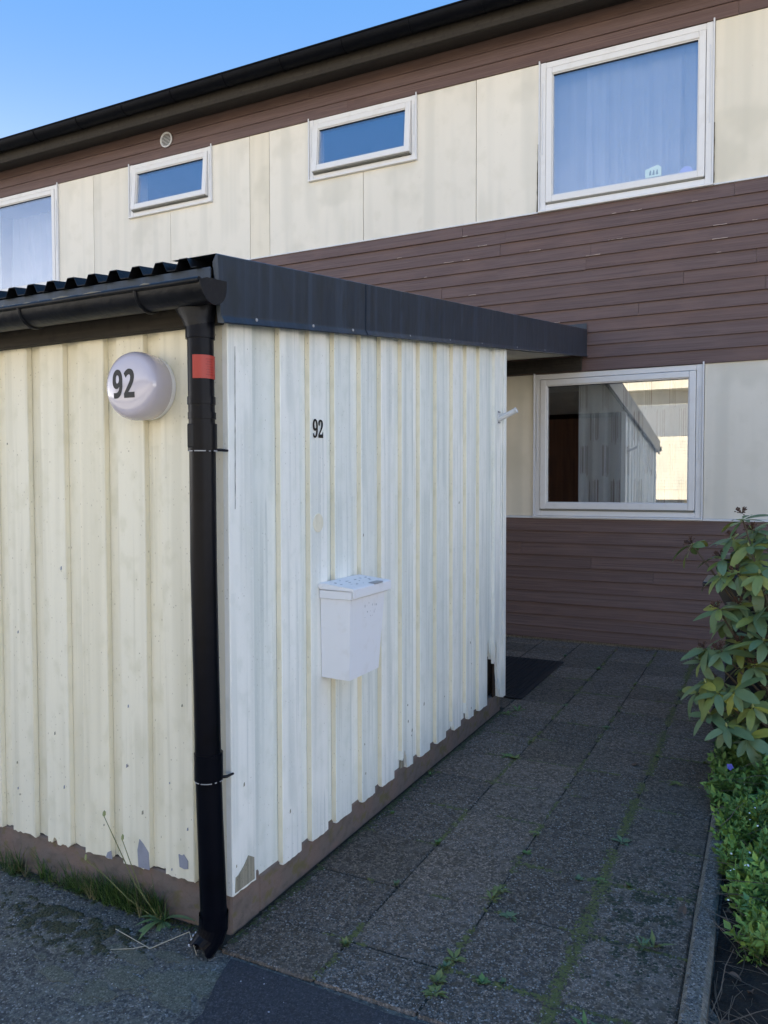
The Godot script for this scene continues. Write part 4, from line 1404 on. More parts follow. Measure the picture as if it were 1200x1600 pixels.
# ------------------------------------------------------------------ curtains
func pleated(called: String, label: String, x0: float, x1: float, y0: float, y1: float, z: float, folds: float, amp: float, flare: float, m: Material, sd: int, group := ""):
	var nz := FastNoiseLite.new()
	nz.seed = sd
	nz.frequency = 1.0
	var nx := int((x1 - x0) * 90)
	var ny := 14
	var P := []
	for j in ny + 1:
		var row := []
		var v := float(j) / ny
		for i in nx + 1:
			var u := float(i) / nx
			var ph := u * folds * TAU + 1.6 * nz.get_noise_2d(u * 5.0, 3.0 + v * 0.35)
			var zz := amp * (1.0 - 2.0 * pow(absf(sin(ph * 0.5)), 0.7)) * (0.7 + 0.5 * nz.get_noise_2d(u * 9.0, 20.0)) + amp * 0.35 * sin(ph * 1.7 + 2.0 * v)
			var xx := lerpf(x0, x1, u) + flare * (1.0 - v) * (1.0 - v) * sin(u * 7.0) + 0.008 * sin(ph + 1.0)
			row.append(Vector3(xx, lerpf(y0, y1, v), z + zz * (0.35 + 0.65 * (1.0 - v))))
		P.append(row)
	var mb := MB.new()
	mb.use_uv = true
	var nrm := func(i: int, j: int) -> Vector3:
		var a: Vector3 = P[j][mini(i + 1, nx)] - P[j][maxi(i - 1, 0)]
		var b: Vector3 = P[mini(j + 1, ny)][i] - P[maxi(j - 1, 0)][i]
		return a.cross(b).normalized()
	for j in ny:
		for i in nx:
			mb.quad_n(P[j][i], P[j][i + 1], P[j + 1][i + 1], P[j + 1][i], nrm.call(i, j), nrm.call(i + 1, j), nrm.call(i + 1, j + 1), nrm.call(i, j + 1))
			var ua := Vector2(float(i) / nx * (x1 - x0), 1.0 - float(j) / ny)
			var ub := Vector2(float(i + 1) / nx * (x1 - x0), 1.0 - float(j) / ny)
			var uc := Vector2(float(i + 1) / nx * (x1 - x0), 1.0 - float(j + 1) / ny)
			var ud := Vector2(float(i) / nx * (x1 - x0), 1.0 - float(j + 1) / ny)
			mb.uv.append_array(PackedVector2Array([ua, uc, ub, ua, ud, uc]))
	var o := put(called, mb, m)
	tag(o, label, "curtain", group)

func curtains():
	pleated("curtain", "white pleated net curtain behind the large upper window", -0.02, 1.05, 4.0, 5.42, -0.17, 8.0, 0.042, 0.02, M.voile, 3)
	pleated("curtain", "plain sheer curtain edge beside the pleated net curtain upstairs", -0.40, 0.02, 4.0, 5.42, -0.21, 2.0, 0.012, 0.0, M.voile, 5)
	pleated("curtain", "white draped curtain in the upstairs window above the shed roof", -8.3, -6.62, 4.0, 5.32, -0.55, 9.0, 0.075, 0.09, M.voile, 9)
	# printed cloth in the lower window: bundles of thin dark lines in staggered rows
	var w := 512
	var hh := 512
	var im := Image.create(w, hh, false, Image.FORMAT_RGB8)
	im.fill(Color(0.80, 0.83, 0.82))
	var r := RandomNumberGenerator.new()
	r.seed = 7
	for row in 5:
		for colm in 3:
			var cx := int((colm + (0.5 if row % 2 else 0.0) + 0.25) * w / 3.0)
			for k in 9:
				var x := (cx + r.randi_range(-32, 32) + w) % w
				var y0 := int(row * hh / 5.0) + r.randi_range(0, 8)
				var c := r.randf_range(0.42, 0.62)
				im.fill_rect(Rect2i(x, y0, r.randi_range(2, 4), int(hh / 5.0) - r.randi_range(6, 20)), Color(c, c * 0.97, c * 0.95))
	var m := StandardMaterial3D.new()
	m.resource_name = "printed_curtain"
	m.albedo_texture = ImageTexture.create_from_image(im)
	m.uv1_scale = Vector3(1.7, 1.0, 1.0)
	m.roughness = 0.9
	m.backlight_enabled = true
	m.backlight = Color(0.3, 0.3, 0.3)
	pleated("curtain", "pale curtain printed with bundles of dark lines in the lower window", -0.08, 0.98, 0.9, 2.47, -0.20, 5.5, 0.028, 0.0, m, 12)

# ------------------------------------------------------------------ barbecue behind the shrub
func barbecue():
	var b := thing("barbecue", "black barbecue cart standing half hidden behind the rhododendron", "barbecue", Vector3(1.66, 0, 2.08))
	var m := mat("black_enamel", Color(0.10, 0.105, 0.125), 0.3)
	for s in [-1.0, 1.0]:
		boxp("leg", Vector3(s * 0.31 - 0.02, 0.02 if s > 0 else 0.10, -0.20), Vector3(s * 0.31 + 0.02, 0.78, -0.16), m, b, 0.004)
		boxp("leg", Vector3(s * 0.31 - 0.02, 0.02 if s > 0 else 0.10, 0.16), Vector3(s * 0.31 + 0.02, 0.78, 0.20), m, b, 0.004)
	boxp("cabinet", Vector3(-0.33, 0.14, -0.21), Vector3(0.33, 0.76, 0.21), m, b, 0.012)
	var mb := MB.new()
	mb.prism(PackedVector2Array([Vector2(-0.33, 0.765), Vector2(0.33, 0.765), Vector2(0.40, 0.90), Vector2(-0.40, 0.90)]), Vector3(0, 0, -0.23), Vector3.RIGHT, Vector3.UP, Vector3.BACK, 0.46)
	put("fire_box", mb, m, b)
	mb = MB.new()
	var pl := PackedVector2Array([Vector2(-0.26, 0.905), Vector2(0.26, 0.905)])
	for k in 11:
		var a := PI * k / 10.0
		pl.append(Vector2(cos(a) * 0.26, 0.94 + sin(a) * 0.12))
	mb.prism(pl, Vector3(-0.36, 0, 0), Vector3.BACK, Vector3.UP, Vector3.RIGHT, 0.72)
	put("hood", mb, m, b)
	mb = MB.new()
	mb.tube([Vector3(-0.25, 0.98, 0.30), Vector3(0.25, 0.98, 0.30)], [0.012, 0.012], 10)
	mb.tube([Vector3(-0.25, 0.98, 0.25), Vector3(-0.25, 0.98, 0.30)], [0.009, 0.009], 8)
	mb.tube([Vector3(0.25, 0.98, 0.25), Vector3(0.25, 0.98, 0.30)], [0.009, 0.009], 8)
	put("handle", mb, M.steel, b)
	boxp("side_shelf", Vector3(-0.46, 0.875, -0.2), Vector3(-0.401, 0.90, 0.2), m, b, 0.006)
	for z in [-0.22, 0.235]:
		mb = MB.new()
		mb.lathe([Vector2(0.0, -0.03), Vector2(0.10, -0.03), Vector2(0.115, -0.018), Vector2(0.115, 0.018), Vector2(0.10, 0.03), Vector2(0.0, 0.03)], Vector3(-0.29, 0.115, z), 28, Basis(Vector3.RIGHT, PI / 2))
		put("wheel", mb, M.rubber, b)

# ------------------------------------------------------------------ plants
func leaf_mesh(L: float, W: float, droop: float, fold: float, sd := 1) -> ArrayMesh:
	# an oblong leaf along +z with a pale midrib and a short stalk
	var r := RandomNumberGenerator.new()
	r.seed = sd
	var mb := MB.new()
	mb.use_col = true
	mb.col = Color(1.5, 1.35, 0.7)
	mb.tube([Vector3(0, 0.002, -0.018), Vector3(0, 0, 0.004)], [0.0016, 0.0014], 5, false)
	var n := 8
	var tw := r.randf_range(-0.25, 0.25)
	var P := []
	var N := []
	for i in n + 1:
		var t := float(i) / n
		var w := W * 0.5 * pow(maxf(0.0, sin(PI * (0.03 + 0.95 * pow(t, 0.88)))), 0.62) * (1.0 + r.randf_range(-0.05, 0.05))
		if i == n: w *= 0.45
		var y := -droop * t * t * L
		var z := L * (t - 0.16 * droop * t * t)
		var rib := minf(w * 0.3, 0.0016 * (1.25 - t))
		var row := []
		for u in [-1.0, -0.5, -0.02, 0.02, 0.5, 1.0]:
			var x: float = u * w if absf(u) > 0.1 else signf(u) * rib
			row.append(Vector3(x, y + fold * absf(x) * (1.0 - 0.45 * absf(x) / maxf(0.001, w)) + tw * x * t, z))
		P.append(row)
		var sl := 2.0 * droop * t
		N.append([Vector3(fold * 0.4, 1, sl).normalized(), Vector3(fold, 1, sl).normalized(), Vector3(fold * 0.5, 1, sl).normalized(), Vector3(-fold * 0.5, 1, sl).normalized(), Vector3(-fold, 1, sl).normalized(), Vector3(-fold * 0.4, 1, sl).normalized()])
	for i in n:
		for k in 5:
			var tone := 1.5 if k == 2 else r.randf_range(0.92, 1.08)
			mb.col = Color(tone, tone, tone * (0.8 if k == 2 else 1.0))
			mb.quad_n(P[i][k], P[i + 1][k], P[i + 1][k + 1], P[i][k + 1], N[i][k], N[i + 1][k], N[i + 1][k + 1], N[i][k + 1])
	return mb.mesh()

func rhododendron():
	var base := Vector3(1.72, 0.0, 2.88)
	var r := thing("rhododendron", "leathery-leaved rhododendron bush with brown seed heads beside the path", "shrub", base)
	var leaves := [leaf_mesh(0.105, 0.040, 0.15, 0.15, 1), leaf_mesh(0.118, 0.045, 0.3, 0.1, 2), leaf_mesh(0.095, 0.042, 0.05, 0.22, 3), leaf_mesh(0.112, 0.048, 0.45, 0.12, 4), leaf_mesh(0.085, 0.034, 0.2, 0.3, 5), leaf_mesh(0.125, 0.044, 0.22, 0.08, 6)]
	var seed_mesh := MB.new()
	for k in 26:
		var d := Vector3(rf(-1, 1), rf(0.0, 1.2), rf(-1, 1)).normalized()
		var p := d * rf(0.018, 0.030)
		seed_mesh.tube([Vector3.ZERO, p], [0.0009, 0.0009], 4, false)
		seed_mesh.tube([p, p + d * 0.007, p + d * 0.011], [0.0012, 0.0034, 0.0008], 5)
	var sm := seed_mesh.mesh()
	var bud_mesh := MB.new()
	bud_mesh.tube([Vector3.ZERO, Vector3(0, 0.008, 0), Vector3(0, 0.018, 0), Vector3(0, 0.026, 0)], [0.003, 0.006, 0.0045, 0.0006], 7)
	var bm := bud_mesh.mesh()
	back_leaves(r, leaves[0])
	# whorls: [x, y, z, seed head]
	var tips := [[1.20, 1.165, 2.95, 1], [1.43, 1.30, 2.95, 2], [1.475, 1.235, 2.85, 1], [1.335, 1.10, 2.92, 1], [1.40, 1.15, 2.80, 0], [1.49, 1.10, 2.95, 0], [1.335, 1.02, 3.00, 0], [1.41, 1.04, 3.02, 1], [1.50, 0.98, 3.0, 0], [1.33, 0.86, 3.05, 1], [1.42, 0.88, 3.0, 1], [1.50, 0.85, 3.05, 0], [1.27, 0.655, 3.05, 1], [1.345, 0.66, 3.1, 1], [1.43, 0.70, 3.05, 1], [1.49, 0.61, 3.12, 1], [1.28, 0.50, 3.1, 0], [1.335, 0.47, 3.16, 0], [1.41, 0.50, 3.2, 0], [1.235, 0.43, 3.05, 0], [1.49, 0.43, 3.2, 0], [1.30, 0.36, 3.15, 0], [1.38, 0.33, 3.22, 0], [1.47, 0.30, 3.25, 0], [1.53, 0.74, 3.15, 0], [1.54, 1.20, 2.9, 0], [1.46, 1.17, 2.98, 0], [1.38, 1.20, 2.88, 1], [1.51, 1.05, 3.08, 0], [1.25, 0.58, 3.0, 0], [1.36, 0.78, 2.9, 0], [1.44, 0.58, 2.95, 0]]
	for k in 10:
		var a := rf(-1.6, 1.9)
		var y := rf(0.3, 1.25)
		tips.append([1.80 + sin(a) * 0.40 * (1.0 - 0.25 * absf(y - 0.7)), y, 2.85 + cos(a) * 0.40, rng.randi() % 3])
	for t in tips:
		var p := Vector3(t[0], t[1], t[2]) - base
		var q := Vector3(rf(-0.06, 0.06), p.y * 0.35, rf(-0.06, 0.06))
		var br := MB.new()
		br.tube([Vector3(q.x * 0.4, 0, q.z * 0.4), q, q.lerp(p, 0.55) + Vector3(0, -0.03, 0), p], [0.012, 0.009, 0.006, 0.0035], 6)
		put("branch", br, M.bark, r)
		var axis := Vector3(p.x * 0.6 + 0.2 * rf(-1, 1), 0.65 + rf(-0.1, 0.25), p.z * 0.5 + 0.22 + rf(-0.15, 0.15)).normalized()
		var b0 := Basis(Quaternion(Vector3.UP, axis))
		var n := 7 + rng.randi() % 3
		var off := rf(0, TAU)
		for k in n:
			var ang := off + k * 2.399
			var tilt := rf(-0.3, 0.25) + 0.24 * (k % 3) - 0.1
			var lb := b0 * Basis(Vector3.UP, ang) * Basis(Vector3.RIGHT, tilt) * Basis(Vector3(0, 0, 1), rf(-0.35, 0.35))
			var o := put_mesh("leaf", leaves[rng.randi() % 6], M.leaf[rng.randi() % 3 if rng.randf() < 0.62 else (3 if rng.randf() < 0.75 else 4)], r)
			o.transform = Transform3D(lb.scaled(Vector3.ONE * rf(0.82, 1.25)), p + axis * rf(-0.012, 0.006) + lb.z * 0.012)
		if t[3] > 0:
			var sd := put_mesh("seed_head", sm, M.seed, r)
			sd.transform = Transform3D(b0.scaled(Vector3.ONE * rf(0.8, 1.15)), p + axis * (0.012 if t[3] == 1 else 0.035))
		elif rng.randf() < 0.6:
			var bd := put_mesh("bud", bm, M.bud, r)
			bd.transform = Transform3D(b0, p)

func back_leaves(r: Node3D, leaf: Mesh):
	var mm := MultiMesh.new()
	mm.transform_format = MultiMesh.TRANSFORM_3D
	mm.mesh = leaf
	mm.instance_count = 330
	for i in 330:
		var a := rf(-2.6, 2.4)
		var y := rf(0.15, 1.22)
		var rad := rf(0.05, 0.34) * (1.0 - 0.4 * absf(y - 0.65))
		var b := Basis(Vector3.UP, a + rf(-0.9, 0.9)) * Basis(Vector3.RIGHT, rf(-0.5, 0.6)) * Basis(Vector3(0, 0, 1), rf(-0.5, 0.5))
		mm.set_instance_transform(i, Transform3D(b.scaled(Vector3.ONE * rf(0.75, 1.1)), Vector3(-0.02 + sin(a) * rad, y, 0.0 + cos(a) * rad)))
	var o := MultiMeshInstance3D.new()
	o.multimesh = mm
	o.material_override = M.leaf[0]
	o.name = "inner_leaves"
	r.add_child(o)
	o.set_meta("kind", "stuff")

func scatter(called: String, label: String, category: String, mesh: Mesh, m: Material, xfs: Array, cols: Array):
	var mm := MultiMesh.new()
	mm.transform_format = MultiMesh.TRANSFORM_3D
	mm.use_colors = not cols.is_empty()
	mm.mesh = mesh
	mm.instance_count = xfs.size()
	for i in xfs.size():
		mm.set_instance_transform(i, xfs[i])
		if not cols.is_empty():
			mm.set_instance_color(i, cols[i])
	var o := MultiMeshInstance3D.new()
	o.multimesh = mm
	o.material_override = m
	o.name = numbered(called)
	add_child(o)
	tag(o, label, category)
	o.set_meta("kind", "stuff")
	return o

# a sprig of small pointed leaves, about 6 cm high
func sprig(n: int, leaf: float, up: float, sd: int) -> ArrayMesh:
	var r := RandomNumberGenerator.new()
	r.seed = sd
	var mb := MB.new()
	mb.use_col = true
	mb.col = Color(0.6, 0.5, 0.4)
	mb.tube([Vector3.ZERO, Vector3(0.004, up * 0.5, 0.003), Vector3(0, up, 0)], [0.0013, 0.0012, 0.0007], 4, false)
	for k in n:
		var y := up * (0.25 + 0.8 * k / n)
		var ang := k * 2.4 + r.randf_range(-0.4, 0.4)
		var b := Basis(Vector3.UP, ang) * Basis(Vector3.RIGHT, -0.25 - 0.7 * k / n + r.randf_range(-0.25, 0.25))
		var L := leaf * r.randf_range(0.75, 1.1)
		var w := L * 0.30
		var t := r.randf_range(0.8, 1.2)
		mb.col = Color(t, t, t)
		var o := Vector3(0, y, 0)
		var p := [o, o + b * Vector3(-w * 0.9, 0.15 * w, L * 0.42), o + b * Vector3(0, -0.1 * w, L * 0.45), o + b * Vector3(w * 0.9, 0.15 * w, L * 0.42), o + b * Vector3(0, -0.12 * L, L)]
		mb.tri(p[0], p[1], p[2]); mb.tri(p[0], p[2], p[3]); mb.tri(p[1], p[4], p[2]); mb.tri(p[2], p[4], p[3])
	return mb.mesh()

func ground_cover():
	var nz := FastNoiseLite.new()
	nz.seed = 31
	nz.frequency = 2.6
	var sets := [[], [], []]
	var cols := [[], [], []]
	for k in 9500:
		var x := rf(1.36, 2.2)
		var z := rf(1.6, 4.62)
		var edge := 1.405 + 0.05 * nz.get_noise_2d(z * 2.0, 4.0)
		if z < 3.45: edge = 1.325 + 0.06 * nz.get_noise_2d(z * 2.5, 9.0) + maxf(0.0, 3.0 - z) * 0.06
		if z > 4.1: edge += (z - 4.1) * 0.16 + 0.05
		if x < edge: continue
		# bare gaps
		if nz.get_noise_2d(x * 2.6 + 7.0, z * 2.6) < -0.30: continue
		var mound := 0.06 + 0.20 * clampf((x - edge) * 3.2, 0.0, 1.0) * (0.75 + 0.9 * nz.get_noise_2d(x * 1.6, z * 1.6))
		var y := mound * pow(rf(0.05, 1.0), 0.6)
		var kind := 0 if z > 3.55 else (1 if z > 2.9 else 2)
		if rng.randf() < 0.12: kind = rng.randi() % 3
		var lean := Basis(Vector3(rf(-1, 1), 0, rf(-1, 1)).normalized(), rf(0.0, 0.75)) * Basis(Vector3.UP, rf(0, TAU))
		if x < edge + 0.10:
			lean = Basis(Vector3(0, 0, 1), rf(0.1, 0.9)) * lean
		sets[kind].append(Transform3D(lean.scaled(Vector3.ONE * rf(0.6, 1.55)), Vector3(x, maxf(0.0, y - 0.02 + (0.04 if rng.randf() < 0.06 else 0.0)), z)))
		var t := rf(0.6, 1.35)
		if kind == 0: cols[kind].append(Color(0.23 * t, 0.36 * t, 0.07 * t))
		elif kind == 1: cols[kind].append(Color(0.18 * t, 0.30 * t, 0.06 * t))
		else: cols[kind].append(Color(0.10 * t, 0.20 * t, 0.06 * t))
	scatter("ground_cover", "bright green low leafy ground cover along the kerb", "ground cover", sprig(9, 0.026, 0.055, 1), M.small, sets[0], cols[0])
	scatter("ground_cover", "mid green leafy ground cover by the end of the kerb", "ground cover", sprig(8, 0.030, 0.06, 2), M.small, sets[1], cols[1])
	scatter("ground_cover", "dark green trailing ground cover under the rhododendron", "ground cover", sprig(8, 0.034, 0.06, 3), M.small, sets[2], cols[2])
	# violet flowers
	for a in [[1.355, 0.235, 3.05, "violet five-petalled flower just under the rhododendron leaves"], [1.40, 0.165, 3.30, "violet five-petalled flower above the ground cover by the kerb end"]]:
		var f := thing("periwinkle_flower", a[3], "flower", Vector3(a[0], a[1] - 0.04, a[2]))
		for k in 5:
			var mb := MB.new()
			mb.xf = Transform3D(Basis(Vector3(1, 0, 0), 0.9) * Basis(Vector3.UP, TAU * k / 5.0), Vector3(0, 0.04, 0))
			mb.quad(Vector3(0, 0, 0), Vector3(0.008, 0.002, 0.008), Vector3(0.005, 0.003, 0.017), Vector3(-0.006, 0.002, 0.012))
			put("petal", mb, M.violet, f)
		var sb := MB.new()
		sb.tube([Vector3(0, -0.10, 0), Vector3(0, 0.04, 0)], [0.001, 0.001], 5)
		put("stem", sb, M.stalk, f)
	# small white blossoms among the leaves
	var fl := MB.new()
	for k in 5:
		var bb := Basis(Vector3.UP, TAU * k / 5.0)
		fl.quad(Vector3.ZERO, bb * Vector3(0.0018, 0.001, 0.002), bb * Vector3(0, 0.0012, 0.0042), bb * Vector3(-0.0018, 0.001, 0.002))
	var xs := []
	for k in 90:
		var x := rf(1.44, 1.9)
		var z := rf(3.4, 4.6)
		xs.append(Transform3D(Basis(Vector3(rf(-1, 1), 0, rf(-1, 1)).normalized(), rf(0, 0.9)), Vector3(x, 0.08 + rf(0.0, 0.16), z)))
	scatter("tiny_blossoms", "tiny white blossoms dotted over the bright ground cover", "blossoms", fl.mesh(), mat("white_petals", Color(0.93, 0.93, 0.92), 0.6), xs, [])

func rosette(n: int, L: float, w: float, lift: float, sd: int) -> ArrayMesh:
	var r := RandomNumberGenerator.new()
	r.seed = sd
	var mb := MB.new()
	mb.use_col = true
	for k in n:
		var b := Basis(Vector3.UP, k * 2.4 + r.randf_range(-0.3, 0.3)) * Basis(Vector3.RIGHT, -lift * r.randf_range(0.4, 1.2))
		var l := L * r.randf_range(0.6, 1.1)
		var ww := w * r.randf_range(0.7, 1.2)
		var t := r.randf_range(0.8, 1.2)
		mb.col = Color(t, t, t)
		var p := [Vector3.ZERO, b * Vector3(-ww, 0.1 * ww, l * 0.5), b * Vector3(0, -0.05 * l, l * 0.55), b * Vector3(ww, 0.1 * ww, l * 0.5), b * Vector3(0, -0.16 * l, l)]
		mb.tri(p[0], p[1], p[2]); mb.tri(p[0], p[2], p[3]); mb.tri(p[1], p[4], p[2]); mb.tri(p[2], p[4], p[3])
	return mb.mesh()

func tinted_small(called: String, c: Color) -> StandardMaterial3D:
	var m: StandardMaterial3D = M.small.duplicate()
	m.resource_name = called
	m.albedo_color = c
	return m

func weeds():
	var greens := [tinted_small("weed_green", lin(0.12, 0.21, 0.06)), tinted_small("weed_olive", lin(0.16, 0.19, 0.055)), tinted_small("weed_grey_green", lin(0.13, 0.19, 0.09))]
	var shapes := [rosette(8, 0.035, 0.007, 0.5, 1), rosette(11, 0.028, 0.008, 0.7, 2), rosette(6, 0.05, 0.006, 0.9, 3), rosette(14, 0.02, 0.005, 1.0, 4)]
	var spots := [[0.682, 5.10, 1], [0.690, 5.16, 0], [0.685, 4.98, 0], [0.678, 5.04, 3], [0.682, 4.60, 2], [0.683, 4.52, 0], [0.775, 4.67, 0], [0.69, 4.20, 1], [0.68, 4.02, 0], [0.80, 5.04, 1], [0.86, 5.03, 3], [1.01, 4.30, 0], [0.93, 4.31, 1], [1.20, 4.66, 2], [1.24, 4.64, 2], [1.10, 4.30, 3], [1.02, 3.93, 0], [1.02, 2.82, 3], [0.34, 3.18, 1], [0.30, 3.17, 0], [0.34, 2.90, 3], [0.682, 2.44, 0], [0.70, 2.07, 3], [0.345, 2.07, 0], [0.34, 4.66, 3], [1.12, 5.10, 2], [1.18, 5.11, 2], [0.345, 4.28, 3], [0.10, 2.35, 2], [0.05, 2.42, 0], [1.16, 3.18, 0], [1.26, 2.82, 3], [0.345, 5.06, 3], [0.02, 3.60, 3], [0.05, 4.10, 3], [1.01, 1.35, 1], [0.682, 1.33, 3], [0.345, 0.96, 1], [0.0, 0.62, 3]]
	for a in spots:
		var o := put_mesh("weed", shapes[a[2]], greens[rng.randi() % 3])
		var looks: Array = ["flat green rosette weed", "dense round-leaved weed", "long-leaved upright weed", "tiny mossy weed"]
		var where := "at the path's end by the asphalt patch"
		if a[0] > 1.05 and a[1] > 2.6: where = "in the slab row beside the kerb"
		elif a[1] < 1.5: where = "near the brown house wall"
		elif a[1] < 2.6: where = "level with the door mat"
		elif a[0] < 0.2: where = "at the foot of the shed side"
		elif a[0] > 0.9: where = "in the mossy joint near the kerb"
		elif a[1] < 4.85 and a[0] > 0.5: where = "in the middle joint of the path"
		elif a[1] < 4.85: where = "in the joint nearest the shed"
		tag(o, looks[a[2]] + " " + where, "weed", "weeds in the joints of the path")
		o.position = Vector3(a[0] + rf(-0.006, 0.006), -0.002, a[1] + rf(-0.01, 0.01))
		o.rotation.y = rf(0, TAU)
		o.scale = Vector3.ONE * rf(0.9, 1.5)
	# moss in the joints: many small cushions
	var cush := MB.new()
	cush.lathe([Vector2(0.0056, -0.003), Vector2(0.005, 0.002), Vector2(0.003, 0.004), Vector2(0.0, 0.005)], Vector3.ZERO, 7)
	var xs := []
	var cols := []
	var nz := FastNoiseLite.new()
	nz.seed = 77
	nz.frequency = 1.7
	for k in 15000:
		var x := 1.012
		var z := rf(0.1, 5.25)
		if k % 3 == 1:
			x = [0.343, 0.682, 1.012][rng.randi() % 3]
		elif k % 3 == 2:
			z = [5.035, 4.662, 4.295, 3.925, 3.55, 3.18, 2.81, 2.44, 2.07, 1.70, 1.33][rng.randi() % 11]
			x = rf(0.0, 1.33)
		if nz.get_noise_2d(x * 2.0, z * 2.0) < (-0.2 if x > 0.95 else 0.02): continue
		var sp := 0.013 if k % 3 == 0 else 0.007
		xs.append(Transform3D(Basis(Vector3.UP, rf(0, TAU)).scaled(Vector3(rf(0.6, 1.9), rf(0.35, 0.9), rf(0.6, 1.9))), Vector3(x + rng.randfn(0, sp), -0.0012, z + rng.randfn(0, 0.006))))
		var t := rf(0.7, 1.3)
		cols.append(Color(0.105 * t, 0.11 * t, 0.028 * t) if rng.randf() < 0.8 else Color(0.06 * t, 0.05 * t, 0.03 * t))
	scatter("joint_moss", "yellowish green moss filling the joints of the path", "moss", cush.mesh(), tinted_small("moss_tone", Color(1, 1, 1)), xs, cols)
	# dark moss: on the path near the kerb, on the asphalt by the plinth, along the plinth foot
	xs = []
	cols = []
	for k in 12000:
		var x: float
		var z: float
		var pick := k % 7
		if pick < 2:
			x = -0.55 + rng.randfn(0, 0.12)
			z = 5.30 + absf(rng.randfn(0, 0.07))
			if nz.get_noise_2d(x * 9.0, z * 9.0) < 0.05: continue
		elif pick < 4:
			x = 1.19 + rng.randfn(0, 0.10)
			z = 4.45 + rng.randfn(0, 0.25)
			if x > 1.33 or nz.get_noise_2d(x * 8.0, z * 6.0) < 0.12: continue
		elif pick < 6:
			z = rf(2.4, 5.22)
			x = -0.012 + absf(rng.randfn(0, 0.016)) + 0.03 * maxf(0.0, nz.get_noise_2d(3.0, z * 3.0))
		else:
			x = rf(-1.3, -0.05)
			z = 5.185 + absf(rng.randfn(0, 0.016))
		xs.append(Transform3D(Basis(Vector3.UP, rf(0, TAU)).scaled(Vector3(rf(0.6, 2.1), rf(0.4, 1.2), rf(0.6, 2.1))), Vector3(x, -0.002 if x > 0 and z < 5.26 else -0.010, z)))
		var t := rf(0.6, 1.4)
		cols.append(Color(0.035 * t, 0.04 * t, 0.018 * t) if pick < 4 else (Color(0.05 * t, 0.065 * t, 0.02 * t) if rng.randf() < 0.6 else Color(0.05 * t, 0.045 * t, 0.035 * t)))
	scatter("dark_moss", "dark moss and dirt cushions at the plinth foot and on the slabs by the kerb", "moss", cush.mesh(), tinted_small("dark_moss_tone", Color(1, 1, 1)), xs, cols)
	# grass blades along the front plinth
	var gm := MB.new()
	gm.use_col = true
	for k in 7:
		var b := Basis(Vector3.UP, k * 2.4)
		var t := 0.8 + 0.08 * k
		gm.col = Color(t, t, t)
		var L := 0.07 + 0.008 * k
		gm.tri(b * Vector3(-0.0016, 0, 0), b * Vector3(0.0016, 0, 0), b * Vector3(0.001, L * 0.6, L * 0.22))
		gm.tri(b * Vector3(-0.0016, 0, 0), b * Vector3(0.001, L * 0.6, L * 0.22), b * Vector3(-0.001, L * 0.6, L * 0.22))
		gm.tri(b * Vector3(-0.001, L * 0.6, L * 0.22), b * Vector3(0.001, L * 0.6, L * 0.22), b * Vector3(0, L, L * 0.55))
	xs = []
	cols = []
	for k in 230:
		var x := -0.45 + rng.randfn(0, 0.13)
		if k % 5 == 0: x = rf(-1.2, -0.2)
		if k % 17 == 0: x = -1.03 + rng.randfn(0, 0.015)
		if x > -0.27: continue
		xs.append(Transform3D(Basis(Vector3.UP, rf(0, TAU)).scaled(Vector3(1.2, rf(0.35, 1.3), 1.2)), Vector3(x, -0.012, 5.187 + absf(rng.randfn(0, 0.015)))))
		var t := rf(0.7, 1.3)
		cols.append(Color(0.07 * t, 0.13 * t, 0.03 * t) if rng.randf() < 0.8 else Color(0.2 * t, 0.18 * t, 0.09 * t))
	scatter("grass", "thin grass growing along the front plinth", "grass", gm.mesh(), tinted_small("grass_tone", Color(1, 1, 1)), xs, cols)
	# flowering weed with tall stalks by the front wall
	var w := thing("tall_weed", "straggly weed with tall budded stalks before the front plinth", "weed", Vector3(-0.285, -0.012, 5.215))
	for a in [[Vector3(-0.24, 0.33, 0.02), 0.010], [Vector3(-0.16, 0.26, 0.015), 0.008], [Vector3(-0.30, 0.175, 0.05), 0.007]]:
		var mb := MB.new()
		var e: Vector3 = a[0]
		mb.tube([Vector3.ZERO, e * 0.35 + Vector3(-0.03, 0, 0), e * 0.7 + Vector3(-0.02, 0.01, 0), e], [0.0025, 0.002, 0.0016, 0.0013], 6)
		var q := put("stalk", mb, M.stalk, w)
		mb = MB.new()
		mb.tube([e, e + Vector3(0, 0.006, 0), e + Vector3(0.001, 0.016, 0), e + Vector3(0.001, 0.022, 0)], [0.002, a[1] * 0.6, a[1] * 0.55, 0.001], 8)
		put("bud", mb, M.bud, w)
	for k in 9:
		var o := put_mesh("leaf", leaf_mesh(0.13, 0.022, 0.6, 0.3), M.leaf[rng.randi() % 4], w)
		o.transform = Transform3D(Basis(Vector3.UP, -1.6 + k * 0.42) * Basis(Vector3.RIGHT, -rf(0.1, 0.9)).scaled(Vector3.ONE * rf(0.5, 1.0)), Vector3(0, 0.006, 0))

